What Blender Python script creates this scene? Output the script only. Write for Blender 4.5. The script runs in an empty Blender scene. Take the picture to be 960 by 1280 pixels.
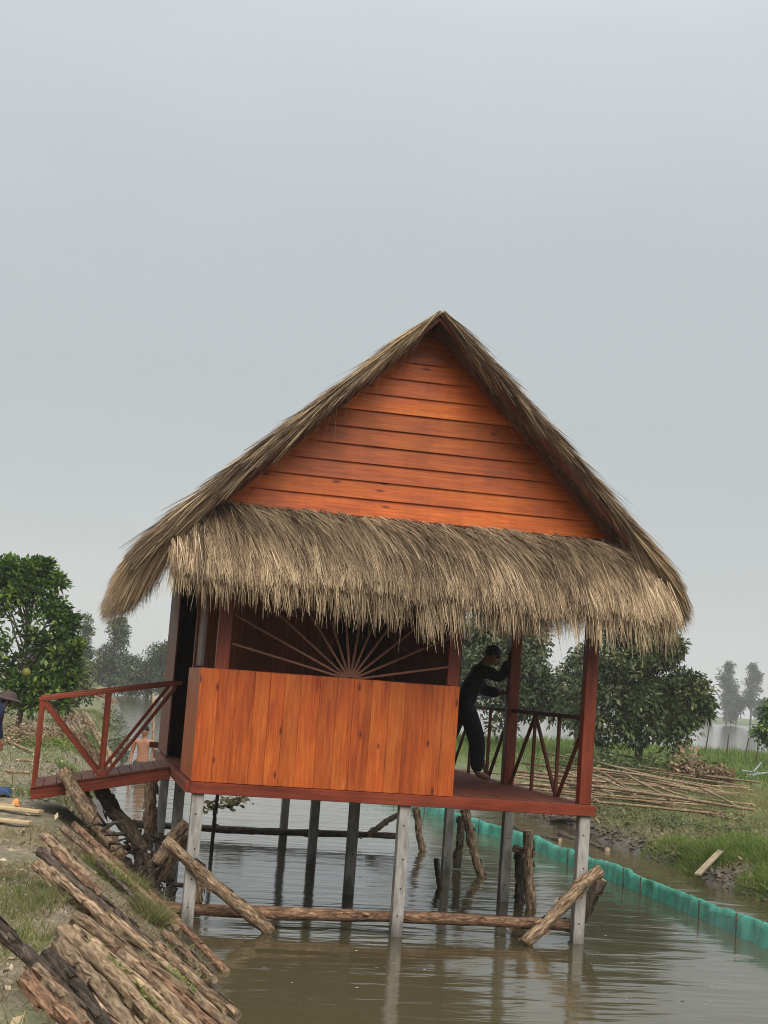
import bpy, bmesh, math, random
import numpy as np
from mathutils import Vector, Matrix

scene = bpy.context.scene
COL = scene.collection
random.seed(7)
RNG = np.random.default_rng(11)

# ------------------------------------------------------------------ camera
CAM = np.array([-1.12829, -13.03378, 2.17269])
YAW, PITCH, ROLL, FPX = 0.20151, 0.1222, 0.0741, 1813.55
_f = np.array([math.sin(YAW)*math.cos(PITCH), math.cos(YAW)*math.cos(PITCH), math.sin(PITCH)])
_r0 = np.array([math.cos(YAW), -math.sin(YAW), 0.0])
_u0 = np.cross(_r0, _f)
_r = _r0*math.cos(ROLL) + _u0*math.sin(ROLL)
_u = -_r0*math.sin(ROLL) + _u0*math.cos(ROLL)
cam_data = bpy.data.cameras.new('camera')
cam = bpy.data.objects.new('camera', cam_data)
COL.objects.link(cam)
cam.matrix_world = Matrix(((_r[0], _u[0], -_f[0], CAM[0]), (_r[1], _u[1], -_f[1], CAM[1]),
                           (_r[2], _u[2], -_f[2], CAM[2]), (0, 0, 0, 1)))
cam_data.sensor_fit = 'VERTICAL'
cam_data.sensor_height = 36.0
cam_data.lens = FPX/1280.0*36.0
cam_data.clip_start = 0.1
cam_data.clip_end = 5000
scene.camera = cam

# ------------------------------------------------------------------ sky (overcast)
SUN_EL, SUN_AZ = math.radians(42), math.radians(180)   # azimuth from +y clockwise: behind the viewer
world = bpy.data.worlds.new('World')
scene.world = world
world.use_nodes = True
nt = world.node_tree
nt.nodes.clear()
w_out = nt.nodes.new('ShaderNodeOutputWorld')
w_bg = nt.nodes.new('ShaderNodeBackground')
w_sky = nt.nodes.new('ShaderNodeTexSky')
w_sky.sky_type = 'NISHITA'
w_sky.sun_disc = False
w_sky.sun_elevation = SUN_EL
w_sky.sun_rotation = SUN_AZ
w_sky.air_density = 1.0
w_sky.dust_density = 4.0
w_tc = nt.nodes.new('ShaderNodeTexCoord')
w_sep = nt.nodes.new('ShaderNodeSeparateXYZ')
w_ramp = nt.nodes.new('ShaderNodeValToRGB')
w_map = nt.nodes.new('ShaderNodeMapping')
w_map.inputs['Scale'].default_value = (1.2, 1.2, 3.0)
w_noise = nt.nodes.new('ShaderNodeTexNoise')
w_noise.inputs['Scale'].default_value = 1.6
w_noise.inputs['Detail'].default_value = 3
w_nm = nt.nodes.new('ShaderNodeMath'); w_nm.operation = 'MULTIPLY_ADD'
w_nm.inputs[1].default_value = 0.20; w_nm.inputs[2].default_value = -0.10
w_add = nt.nodes.new('ShaderNodeMath'); w_add.operation = 'ADD'
e = w_ramp.color_ramp.elements
e[0].position = 0.0; e[0].color = (0.53, 0.535, 0.52, 1)
e[1].position = 1.0; e[1].color = (1.45, 1.45, 1.42, 1)
for p, c in ((0.09, (0.455, 0.475, 0.475, 1)), (0.2, (0.41, 0.445, 0.452, 1)), (0.30, (0.43, 0.465, 0.474, 1)), (0.43, (0.52, 0.547, 0.562, 1)), (0.7, (0.92, 0.94, 0.95, 1))):
    k = e.new(p); k.color = c
w_gain = nt.nodes.new('ShaderNodeVectorMath'); w_gain.operation = 'SCALE'
w_gain.inputs['Scale'].default_value = 6.2
w_mix = nt.nodes.new('ShaderNodeMix'); w_mix.data_type = 'RGBA'
w_mix.inputs['Factor'].default_value = 0.95
w_bg.inputs['Strength'].default_value = 0.1
L = nt.links.new
L(w_tc.outputs['Generated'], w_sep.inputs[0])
L(w_tc.outputs['Generated'], w_map.inputs[0])
L(w_map.outputs[0], w_noise.inputs['Vector'])
L(w_noise.outputs['Fac'], w_nm.inputs[0])
L(w_sep.outputs['Z'], w_add.inputs[0])
L(w_nm.outputs[0], w_add.inputs[1])
L(w_add.outputs[0], w_ramp.inputs['Fac'])
L(w_ramp.outputs['Color'], w_gain.inputs[0])
L(w_sky.outputs['Color'], w_mix.inputs['A'])
L(w_gain.outputs[0], w_mix.inputs['B'])
L(w_mix.outputs['Result'], w_bg.inputs['Color'])
L(w_bg.outputs[0], w_out.inputs[0])

# ------------------------------------------------------------------ sun behind cloud
sd = bpy.data.lights.new('sun', 'SUN')
sd.energy = 1.5
sd.angle = math.radians(40)
sd.color = (1.0, 0.95, 0.88)
sun = bpy.data.objects.new('sun', sd)
COL.objects.link(sun)
_sv = Vector((math.sin(SUN_AZ)*math.cos(SUN_EL), math.cos(SUN_AZ)*math.cos(SUN_EL), math.sin(SUN_EL)))
sun.rotation_euler = _sv.to_track_quat('Z', 'Y').to_euler()
sun.location = (-6, -14, 20)

scene.view_settings.view_transform = 'Standard'
scene.view_settings.look = 'None'
scene.view_settings.exposure = 1.0
scene.view_settings.gamma = 1.0
scene.view_settings.use_curve_mapping = False
scene.cycles.use_denoising = True
scene.cycles.filter_width = 1.0
scene.cycles.max_bounces = 6
scene.cycles.diffuse_bounces = 3
scene.cycles.glossy_bounces = 3
scene.cycles.transmission_bounces = 3
scene.cycles.transparent_max_bounces = 8
scene.cycles.volume_bounces = 1
scene.cycles.caustics_reflective = False
scene.cycles.caustics_refractive = False

# ------------------------------------------------------------------ helpers
WM = {}

def link(o, world_m=None, parent=None):
    COL.objects.link(o)
    m = world_m if world_m is not None else Matrix.Identity(4)
    if parent is not None:
        o.parent = parent
        o.matrix_parent_inverse = WM[parent.name].inverted()
    o.matrix_basis = m
    WM[o.name] = m.copy()
    return o

def tag(o, label=None, cat=None, group=None, kind=None):
    if label: o['label'] = label
    if cat: o['category'] = cat
    if group: o['group'] = group
    if kind: o['kind'] = kind
    return o

def empty(name, loc, parent=None):
    o = bpy.data.objects.new(name, None)
    o.empty_display_size = 0.2
    return link(o, Matrix.Translation(Vector(loc)), parent)

def frame_m(p0, p1, up=(0, 0, 1)):
    """matrix at the middle of p0-p1 with local X along the piece, local Z close to up"""
    p0 = Vector(p0); p1 = Vector(p1)
    x = (p1-p0).normalized()
    u = Vector(up)
    y = u.cross(x)
    if y.length < 1e-4:
        y = Vector((0, 1, 0)).cross(x)
        if y.length < 1e-4:
            y = Vector((1, 0, 0)).cross(x)
    y.normalize()
    z = x.cross(y)
    c = (p0+p1)/2
    return Matrix(((x.x, y.x, z.x, c.x), (x.y, y.y, z.y, c.y), (x.z, y.z, z.z, c.z), (0, 0, 0, 1)))

_bc = {}
def box_mesh(l, w, h, bev=0.004):
    key = (round(l, 3), round(w, 3), round(h, 3), round(bev, 4))
    if key in _bc: return _bc[key]
    bm = bmesh.new()
    bmesh.ops.create_cube(bm, size=1)
    bmesh.ops.scale(bm, vec=(l, w, h), verts=bm.verts)
    b = min(bev, 0.3*min(l, w, h))
    if b > 0:
        bmesh.ops.bevel(bm, geom=list(bm.edges), offset=b, segments=1, affect='EDGES', profile=0.5)
    me = bpy.data.meshes.new('timber')
    bm.to_mesh(me); bm.free()
    _bc[key] = me
    return me

def piece(name, p0, p1, w, h, m, parent=None, up=(0, 0, 1), bev=0.004):
    """a sawn piece: length along p0-p1, w sideways, h along up"""
    l = (Vector(p1)-Vector(p0)).length
    me = box_mesh(l, w, h, bev)
    if len(me.materials) == 0: me.materials.append(m)
    elif me.materials[0] != m:
        me = me.copy(); me.materials.clear(); me.materials.append(m)
    o = bpy.data.objects.new(name, me)
    return link(o, frame_m(p0, p1, up), parent)

def mesh_obj(name, verts, faces, m, parent=None, mw=None, smooth=False, attr=None, kind=None):
    me = bpy.data.meshes.new(name)
    me.from_pydata([tuple(v) for v in verts], [], faces)
    me.update()
    if m is not None: me.materials.append(m)
    if smooth:
        me.polygons.foreach_set('use_smooth', [True]*len(me.polygons))
    o = bpy.data.objects.new(name, me)
    link(o, mw, parent)
    if kind: o['kind'] = kind
    return o

def np_mesh(name, V, F, m, parent=None, tint=None, kind=None, smooth=False, mw=None):
    """V (n,3), F (k,4 or 3) numpy arrays; quick mesh with optional point attribute 'tint'"""
    me = bpy.data.meshes.new(name)
    nv, nf, k = len(V), len(F), F.shape[1]
    me.vertices.add(nv)
    me.vertices.foreach_set('co', np.ascontiguousarray(V, dtype=np.float32).ravel())
    me.loops.add(nf*k)
    me.loops.foreach_set('vertex_index', np.ascontiguousarray(F, dtype=np.int32).ravel())
    me.polygons.add(nf)
    me.polygons.foreach_set('loop_start', np.arange(0, nf*k, k, dtype=np.int32))
    me.polygons.foreach_set('loop_total', np.full(nf, k, dtype=np.int32))
    if smooth:
        me.polygons.foreach_set('use_smooth', np.ones(nf, dtype=bool))
    me.update(calc_edges=True)
    if tint is not None:
        a = me.attributes.new('tint', 'FLOAT', 'POINT')
        a.data.foreach_set('value', np.ascontiguousarray(tint, dtype=np.float32))
    me.materials.append(m)
    o = bpy.data.objects.new(name, me)
    link(o, mw, parent)
    if kind: o['kind'] = kind
    return o

def nrm(a):
    return a/np.maximum(np.linalg.norm(a, axis=-1, keepdims=True), 1e-9)

def ribbons(root, d, length, width, side, droop, segs=3, tip=0.25):
    """flat tapering strands. root,d,side (n,3); length,width,droop (n). returns V,F,tint_index"""
    n = len(root)
    s = np.linspace(0, 1, segs+1)
    V = np.zeros((n, segs+1, 2, 3))
    for i, t in enumerate(s):
        p = root + d*(length*t)[:, None]
        p[:, 2] -= droop*length*t*t
        wv = width*(1-(1-tip)*t)*0.5
        V[:, i, 0] = p - side*wv[:, None]
        V[:, i, 1] = p + side*wv[:, None]
    base = (np.arange(n)*(segs+1)*2)[:, None]
    F = np.zeros((n, segs, 4), dtype=np.int64)
    for i in range(segs):
        F[:, i] = base + np.array([2*i, 2*i+1, 2*i+3, 2*i+2])
    return V.reshape(-1, 3), F.reshape(-1, 4)

def tube(path, radii, sides=8, cap=True, wob=0.0, rng=None, start=0):
    """returns verts, faces of a bumpy tube through path"""
    path = np.array(path, float); n = len(path)
    radii = np.array(radii, float)
    V = []; F = []
    t = np.gradient(path, axis=0); t = nrm(t)
    ref = np.array([0, 0, 1.0]) if abs(t[0][2]) < 0.85 else np.array([1.0, 0, 0])
    a = nrm(np.cross(t[0], ref))
    for i in range(n):
        a = a - t[i]*np.dot(a, t[i]); a = a/np.linalg.norm(a)
        b = np.cross(t[i], a)
        for k in range(sides):
            th = 2*math.pi*k/sides
            rr = radii[i]*(1+(wob*(rng.random()-0.5)*2 if rng is not None else 0))
            V.append(path[i]+(a*math.cos(th)+b*math.sin(th))*rr)
    for i in range(n-1):
        for k in range(sides):
            k2 = (k+1) % sides
            F.append((start+i*sides+k, start+i*sides+k2, start+(i+1)*sides+k2, start+(i+1)*sides+k))
    if cap:
        F.append(tuple(start+k for k in range(sides))[::-1])
        F.append(tuple(start+(n-1)*sides+k for k in range(sides)))
    return V, F

def value_noise(x, y, seed=0):
    xi = np.floor(x).astype(np.int64); yi = np.floor(y).astype(np.int64)
    xf = x-xi; yf = y-yi
    def h(a, b):
        v = (a*374761393 + b*668265263 + seed*2147483) & 0x7fffffff
        v = ((v ^ (v >> 13))*1274126177) & 0x7fffffff
        return ((v ^ (v >> 16)) & 0xffff)/65535.0
    u = xf*xf*(3-2*xf); v = yf*yf*(3-2*yf)
    return (h(xi, yi)*(1-u)+h(xi+1, yi)*u)*(1-v) + (h(xi, yi+1)*(1-u)+h(xi+1, yi+1)*u)*v

def fbm(x, y, seed=0, oct=4):
    r = 0; a = 0.5
    for o in range(oct):
        r = r + a*(value_noise(x*2**o, y*2**o, seed+o)-0.5); a *= 0.5
    return r

def ray(u, v):
    return _f + _r*(u-480)/FPX - _u*(v-640)/FPX

def at_z(u, v, z):
    d = ray(u, v); t = (z-CAM[2])/d[2]
    return CAM + d*t

def at_y(u, v, y):
    d = ray(u, v); t = (y-CAM[1])/d[1]
    return CAM + d*t

def at_dist(u, v, dist):
    d = ray(u, v); return CAM + d*dist

# ------------------------------------------------------------------ materials
def new_mat(name):
    m = bpy.data.materials.new(name); m.use_nodes = True
    n = m.node_tree; b = n.nodes['Principled BSDF']
    return m, n, b

def N(n, t, **kw):
    x = n.nodes.new(t)
    for k, v in kw.items():
        if k in ('operation', 'data_type', 'blend_type', 'noise_dimensions', 'feature', 'attribute_name', 'wave_type', 'bands_direction'):
            setattr(x, k, v)
        else: x.inputs[k].default_value = v
    return x

def ramp(n, stops):
    r = n.nodes.new('ShaderNodeValToRGB'); e = r.color_ramp.elements
    e[0].position = stops[0][0]; e[0].color = (*stops[0][1], 1)
    e[1].position = stops[-1][0]; e[1].color = (*stops[-1][1], 1)
    for p, c in stops[1:-1]:
        k = e.new(p); k.color = (*c, 1)
    return r

def obj_vec(n, scale, rnd=True):
    """object coordinates, shifted per object so that shared meshes do not repeat"""
    tc = n.nodes.new('ShaderNodeTexCoord')
    mp = n.nodes.new('ShaderNodeMapping'); mp.inputs['Scale'].default_value = scale
    if rnd:
        oi = n.nodes.new('ShaderNodeObjectInfo')
        cm = n.nodes.new('ShaderNodeCombineXYZ')
        mu = N(n, 'ShaderNodeMath', operation='MULTIPLY'); mu.inputs[1].default_value = 37.0
        n.links.new(oi.outputs['Random'], mu.inputs[0])
        for k in range(3): n.links.new(mu.outputs[0], cm.inputs[k])
        ad = N(n, 'ShaderNodeVectorMath', operation='ADD')
        n.links.new(tc.outputs['Object'], ad.inputs[0]); n.links.new(cm.outputs[0], ad.inputs[1])
        n.links.new(ad.outputs[0], mp.inputs[0])
    else:
        n.links.new(tc.outputs['Object'], mp.inputs[0])
    return mp

def wood_mat(name, dark, mid, light, rough=0.45, knots=True, vary=0.35, bump=0.15, spec=0.4, kscale=(2.0, 5.0, 0.0)):
    """stained, planed timber; grain runs along local X"""
    m, n, b = new_mat(name); l = n.links.new
    v = obj_vec(n, (1.2, 14, 14))
    no = N(n, 'ShaderNodeTexNoise', Scale=2.2, Detail=7.0, Roughness=0.6, Distortion=0.8)
    l(v.outputs[0], no.inputs['Vector'])
    v2 = obj_vec(n, (0.7, 3.0, 3.0))
    n2 = N(n, 'ShaderNodeTexNoise', Scale=1.5, Detail=3.0)
    l(v2.outputs[0], n2.inputs['Vector'])
    mx = N(n, 'ShaderNodeMath', operation='MULTIPLY_ADD'); mx.inputs[1].default_value = 0.55
    l(no.outputs['Fac'], mx.inputs[0])
    m2 = N(n, 'ShaderNodeMath', operation='MULTIPLY'); m2.inputs[1].default_value = 0.45
    l(n2.outputs['Fac'], m2.inputs[0]); l(m2.outputs[0], mx.inputs[2])
    rp = ramp(n, [(0.30, dark), (0.5, mid), (0.72, light)])
    l(mx.outputs[0], rp.inputs['Fac'])
    col = rp.outputs['Color']
    if knots:
        v3 = obj_vec(n, kscale)
        vo = N(n, 'ShaderNodeTexVoronoi', Scale=1.0); vo.voronoi_dimensions = '2D'
        kq = n.nodes.new('ShaderNodeSeparateXYZ'); kc = n.nodes.new('ShaderNodeCombineXYZ'); ka = N(n, 'ShaderNodeMath', operation='ADD')
        l(v3.outputs[0], kq.inputs[0]); l(kq.outputs[0], kc.inputs[0]); l(kq.outputs[1], ka.inputs[0]); l(kq.outputs[2], ka.inputs[1]); l(ka.outputs[0], kc.inputs[1]); l(kc.outputs[0], vo.inputs['Vector'])
        vd = N(n, 'ShaderNodeMath', operation='MULTIPLY_ADD'); vd.inputs[1].default_value = 0.10; l(no.outputs['Fac'], vd.inputs[0]); l(vo.outputs['Distance'], vd.inputs[2])
        kr = ramp(n, [(0.08, (0.9, 0.9, 0.9)), (0.11, (0.45, 0.45, 0.45)), (0.15, (0, 0, 0))]); l(vd.outputs[0], kr.inputs['Fac'])
        cs_ = n.nodes.new('ShaderNodeSeparateColor'); l(vo.outputs['Color'], cs_.inputs[0])
        th = N(n, 'ShaderNodeMath', operation='GREATER_THAN'); th.inputs[1].default_value = 0.66; l(cs_.outputs[0], th.inputs[0])
        km = N(n, 'ShaderNodeMath', operation='MULTIPLY')
        l(kr.outputs['Color'], km.inputs[0]); l(th.outputs[0], km.inputs[1])
        mk = N(n, 'ShaderNodeMix', data_type='RGBA')
        l(km.outputs[0], mk.inputs['Factor']); l(col, mk.inputs['A'])
        mk.inputs['B'].default_value = (dark[0]*0.35, dark[1]*0.3, dark[2]*0.3, 1)
        col = mk.outputs['Result']
    vf = obj_vec(n, (1.6, 60, 60))
    nf_ = N(n, 'ShaderNodeTexNoise', Scale=1.4, Detail=4.0, Roughness=0.6); l(vf.outputs[0], nf_.inputs['Vector'])
    gg = n.nodes.new('ShaderNodeNewGeometry')
    ms = N(n, 'ShaderNodeMapping'); ms.inputs['Scale'].default_value = (3.5, 3.5, 1.3); l(gg.outputs['Position'], ms.inputs[0])
    ns2 = N(n, 'ShaderNodeTexNoise', Scale=1.0, Detail=6.0, Roughness=0.65); l(ms.outputs[0], ns2.inputs['Vector'])
    fm = N(n, 'ShaderNodeMapRange'); fm.inputs['From Min'].default_value = 0.3; fm.inputs['From Max'].default_value = 0.7; fm.inputs['To Min'].default_value = 0.72; fm.inputs['To Max'].default_value = 1.18
    l(nf_.outputs['Fac'], fm.inputs['Value'])
    sm = N(n, 'ShaderNodeMapRange'); sm.inputs['From Min'].default_value = 0.32; sm.inputs['From Max'].default_value = 0.6; sm.inputs['To Min'].default_value = 0.80; sm.inputs['To Max'].default_value = 1.08
    l(ns2.outputs['Fac'], sm.inputs['Value'])
    fs = N(n, 'ShaderNodeMath', operation='MULTIPLY'); l(fm.outputs['Result'], fs.inputs[0]); l(sm.outputs['Result'], fs.inputs[1])
    h0 = n.nodes.new('ShaderNodeHueSaturation'); l(fs.outputs[0], h0.inputs['Value']); l(col, h0.inputs['Color']); col = h0.outputs['Color']
    oi = n.nodes.new('ShaderNodeObjectInfo')
    mr = N(n, 'ShaderNodeMapRange'); mr.inputs['To Min'].default_value = 1-vary; mr.inputs['To Max'].default_value = 1+vary*0.7
    l(oi.outputs['Random'], mr.inputs['Value'])
    hs = n.nodes.new('ShaderNodeHueSaturation'); l(mr.outputs['Result'], hs.inputs['Value']); l(col, hs.inputs['Color'])
    l(hs.outputs['Color'], b.inputs['Base Color'])
    rr = N(n, 'ShaderNodeMapRange'); rr.inputs['To Min'].default_value = rough-0.12; rr.inputs['To Max'].default_value = rough+0.2
    l(n2.outputs['Fac'], rr.inputs['Value']); l(rr.outputs['Result'], b.inputs['Roughness'])
    b.inputs['Specular IOR Level'].default_value = spec
    bp = N(n, 'ShaderNodeBump', Strength=bump, Distance=0.01); l(no.outputs['Fac'], bp.inputs['Height'])
    l(bp.outputs[0], b.inputs['Normal'])
    return m

MAT = {}
MAT['orange_wood'] = wood_mat('orange_wood', (0.20, 0.028, 0.004), (0.40, 0.075, 0.008), (0.52, 0.145, 0.016), rough=0.40, vary=0.15, spec=0.35)
MAT['gable_wood'] = wood_mat('gable_wood', (0.27, 0.042, 0.006), (0.45, 0.09, 0.010), (0.55, 0.15, 0.020), rough=0.44, vary=0.28, spec=0.25, kscale=(1.7, 0.0, 5.0))
MAT['red_wood'] = wood_mat('red_wood', (0.09, 0.014, 0.006), (0.18, 0.030, 0.011), (0.26, 0.050, 0.018), rough=0.42, knots=False, vary=0.2, spec=0.3)
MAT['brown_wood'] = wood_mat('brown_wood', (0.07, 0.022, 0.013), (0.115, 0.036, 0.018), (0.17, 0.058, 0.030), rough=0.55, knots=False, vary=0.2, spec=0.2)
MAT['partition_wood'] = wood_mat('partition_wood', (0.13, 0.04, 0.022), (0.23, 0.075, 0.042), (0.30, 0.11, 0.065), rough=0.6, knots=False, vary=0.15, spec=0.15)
MAT['floor_wood'] = wood_mat('floor_wood', (0.085, 0.024, 0.013), (0.15, 0.042, 0.022), (0.20, 0.06, 0.032), rough=0.7, knots=False, vary=0.2, spec=0.1)
MAT['weathered'] = wood_mat('weathered_plank', (0.16, 0.13, 0.08), (0.27, 0.22, 0.14), (0.36, 0.30, 0.19), rough=0.7, vary=0.2, spec=0.2)
MAT['ray_wood'] = wood_mat('ray_wood', (0.09, 0.030, 0.015), (0.15, 0.052, 0.027), (0.20, 0.075, 0.04), rough=0.5, knots=False, vary=0.15)
MAT['pale_plank'] = wood_mat('pale_plank', (0.36, 0.24, 0.12), (0.50, 0.36, 0.20), (0.60, 0.46, 0.28), rough=0.65, vary=0.2)

def concrete_mat():
    m, n, b = new_mat('concrete'); l = n.links.new
    v = obj_vec(n, (1.5, 6, 6))
    a = N(n, 'ShaderNodeTexNoise', Scale=3.0, Detail=8.0, Roughness=0.65); l(v.outputs[0], a.inputs['Vector'])
    rp = ramp(n, [(0.3, (0.16, 0.145, 0.125)), (0.5, (0.30, 0.28, 0.255)), (0.7, (0.40, 0.38, 0.35))]); l(a.outputs['Fac'], rp.inputs['Fac'])
    g = n.nodes.new('ShaderNodeNewGeometry'); sx = n.nodes.new('ShaderNodeSeparateXYZ'); l(g.outputs['Position'], sx.inputs[0])
    wet = N(n, 'ShaderNodeMapRange'); wet.inputs['From Min'].default_value = 0.16; wet.inputs['From Max'].default_value = 0.38
    wet.inputs['To Min'].default_value = 0.40; wet.inputs['To Max'].default_value = 1.0
    wn = N(n, 'ShaderNodeMath', operation='MULTIPLY_ADD'); wn.inputs[1].default_value = 0.30; l(a.outputs['Fac'], wn.inputs[0]); l(sx.outputs['Z'], wn.inputs[2])
    l(wn.outputs[0], wet.inputs['Value'])
    hs = n.nodes.new('ShaderNodeHueSaturation'); l(wet.outputs['Result'], hs.inputs['Value']); l(rp.outputs['Color'], hs.inputs['Color'])
    l(hs.outputs['Color'], b.inputs['Base Color']); b.inputs['Roughness'].default_value = 0.75
    bp = N(n, 'ShaderNodeBump', Strength=0.4, Distance=0.01); l(a.outputs['Fac'], bp.inputs['Height']); l(bp.outputs[0], b.inputs['Normal'])
    return m
MAT['concrete'] = concrete_mat()

def plain(name, c, rough=0.7, spec=0.3, noise=0.25, scale=12, bump=0.2):
    m, n, b = new_mat(name); l = n.links.new
    v = obj_vec(n, (1, 1, 1))
    a = N(n, 'ShaderNodeTexNoise', Scale=scale, Detail=5.0); l(v.outputs[0], a.inputs['Vector'])
    rp = ramp(n, [(0.3, tuple(x*(1-noise) for x in c)), (0.7, tuple(min(1, x*(1+noise)) for x in c))]); l(a.outputs['Fac'], rp.inputs['Fac'])
    l(rp.outputs['Color'], b.inputs['Base Color'])
    b.inputs['Roughness'].default_value = rough; b.inputs['Specular IOR Level'].default_value = spec
    bp = N(n, 'ShaderNodeBump', Strength=bump, Distance=0.01); l(a.outputs['Fac'], bp.inputs['Height']); l(bp.outputs[0], b.inputs['Normal'])
    return m
MAT['hole'] = plain('bolt_hole_dark', (0.02, 0.018, 0.016), 0.9)
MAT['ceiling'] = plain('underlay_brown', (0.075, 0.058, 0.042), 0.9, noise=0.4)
MAT['skin'] = plain('skin', (0.30, 0.145, 0.085), 0.5, noise=0.08, scale=5)
MAT['skin_dark'] = plain('skin_tan', (0.26, 0.125, 0.075), 0.5, noise=0.08, scale=5)
MAT['hair'] = plain('hair', (0.012, 0.010, 0.009), 0.6)
MAT['black_cloth'] = plain('black_cloth', (0.012, 0.012, 0.015), 0.85, noise=0.3)
MAT['shorts'] = plain('dark_shorts', (0.04, 0.042, 0.035), 0.85)
MAT['navy'] = plain('navy_cloth', (0.012, 0.016, 0.045), 0.85)
MAT['orange_cloth'] = plain('orange_cloth', (0.75, 0.13, 0.02), 0.8)
MAT['hat'] = plain('hat_brown', (0.055, 0.03, 0.025), 0.6)
MAT['blue_cloth'] = plain('blue_cloth', (0.02, 0.05, 0.13), 0.8, noise=0.5)
MAT['rag_orange'] = plain('rag_orange', (0.65, 0.28, 0.10), 0.8)
MAT['pipe'] = plain('pale_pipe', (0.26, 0.28, 0.29), 0.5)
MAT['tarp'] = plain('blue_tarp', (0.10, 0.14, 0.18), 0.5)
MAT['rope'] = plain('old_rope', (0.30, 0.24, 0.16), 0.9)
MAT['fruit'] = plain('fruit_green', (0.13, 0.13, 0.015), 0.55, noise=0.2)

def strand_mat(name, stops, rough=0.75, transl=0.0, spec=0.2):
    """colour per strand from the point attribute 'tint' (0..1)"""
    m, n, b = new_mat(name); l = n.links.new
    at = N(n, 'ShaderNodeAttribute', attribute_name='tint')
    rp = ramp(n, stops); l(at.outputs['Fac'], rp.inputs['Fac'])
    tc = n.nodes.new('ShaderNodeNewGeometry')
    no = N(n, 'ShaderNodeTexNoise', Scale=1.1, Detail=4.0); l(tc.outputs['Position'], no.inputs['Vector'])
    mr = N(n, 'ShaderNodeMapRange'); mr.inputs['From Min'].default_value = 0.3; mr.inputs['From Max'].default_value = 0.7
    mr.inputs['To Min'].default_value = 0.72; mr.inputs['To Max'].default_value = 1.2
    l(no.outputs['Fac'], mr.inputs['Value'])
    hs = n.nodes.new('ShaderNodeHueSaturation'); l(mr.outputs['Result'], hs.inputs['Value']); l(rp.outputs['Color'], hs.inputs['Color'])
    l(hs.outputs['Color'], b.inputs['Base Color'])
    b.inputs['Roughness'].default_value = rough; b.inputs['Specular IOR Level'].default_value = spec
    if transl > 0:
        out = n.nodes['Material Output']
        tr = n.nodes.new('ShaderNodeBsdfTranslucent'); l(hs.outputs['Color'], tr.inputs['Color'])
        mx = n.nodes.new('ShaderNodeMixShader'); mx.inputs[0].default_value = transl
        l(b.outputs[0], mx.inputs[1]); l(tr.outputs[0], mx.inputs[2]); l(mx.outputs[0], out.inputs['Surface'])
    return m
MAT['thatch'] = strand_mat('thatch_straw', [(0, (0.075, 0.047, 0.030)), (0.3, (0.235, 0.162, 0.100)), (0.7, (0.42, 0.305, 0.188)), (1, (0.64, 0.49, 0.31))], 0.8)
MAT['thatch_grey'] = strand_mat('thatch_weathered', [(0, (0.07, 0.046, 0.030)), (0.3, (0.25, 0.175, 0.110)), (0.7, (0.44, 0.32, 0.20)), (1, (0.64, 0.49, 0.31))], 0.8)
MAT['grass'] = strand_mat('green_grass', [(0, (0.06, 0.085, 0.02)), (0.45, (0.115, 0.15, 0.036)), (0.75, (0.18, 0.195, 0.065)), (1, (0.33, 0.28, 0.14))], 0.6, 0.3)
MAT['lush'] = strand_mat('lush_grass', [(0, (0.055, 0.09, 0.016)), (0.5, (0.11, 0.175, 0.032)), (0.85, (0.19, 0.25, 0.06)), (1, (0.31, 0.29, 0.12))], 0.55, 0.3)
MAT['dry_grass'] = strand_mat('dry_grass', [(0, (0.10, 0.085, 0.04)), (0.45, (0.21, 0.17, 0.085)), (0.8, (0.31, 0.26, 0.14)), (1, (0.42, 0.36, 0.21))], 0.7, 0.2)
MAT['leaf_dark'] = strand_mat('leaf_dark', [(0, (0.034, 0.050, 0.016)), (0.45, (0.070, 0.096, 0.031)), (0.85, (0.13, 0.155, 0.055)), (1, (0.22, 0.235, 0.09))], 0.45, 0.25, 0.4)
MAT['leaf_olive'] = strand_mat('leaf_olive', [(0, (0.045, 0.062, 0.024)), (0.5, (0.078, 0.102, 0.04)), (0.9, (0.12, 0.15, 0.06)), (1, (0.20, 0.21, 0.09))], 0.5, 0.25, 0.35)
MAT['leaf_citrus'] = strand_mat('leaf_citrus', [(0, (0.024, 0.055, 0.011)), (0.4, (0.045, 0.10, 0.016)), (0.65, (0.10, 0.18, 0.026)), (1, (0.25, 0.33, 0.06))], 0.4, 0.25, 0.4)
MAT['leaf_far'] = strand_mat('leaf_far', [(0, (0.05, 0.065, 0.035)), (0.5, (0.075, 0.095, 0.05)), (1, (0.11, 0.13, 0.07))], 0.6, 0.2)
MAT['leaf_dead'] = strand_mat('leaf_dead', [(0, (0.10, 0.065, 0.04)), (0.5, (0.22, 0.15, 0.09)), (1, (0.40, 0.29, 0.18))], 0.75)
MAT['chips'] = strand_mat('wood_chips', [(0, (0.16, 0.11, 0.07)), (0.5, (0.34, 0.26, 0.16)), (1, (0.55, 0.45, 0.30))], 0.8)

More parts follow.
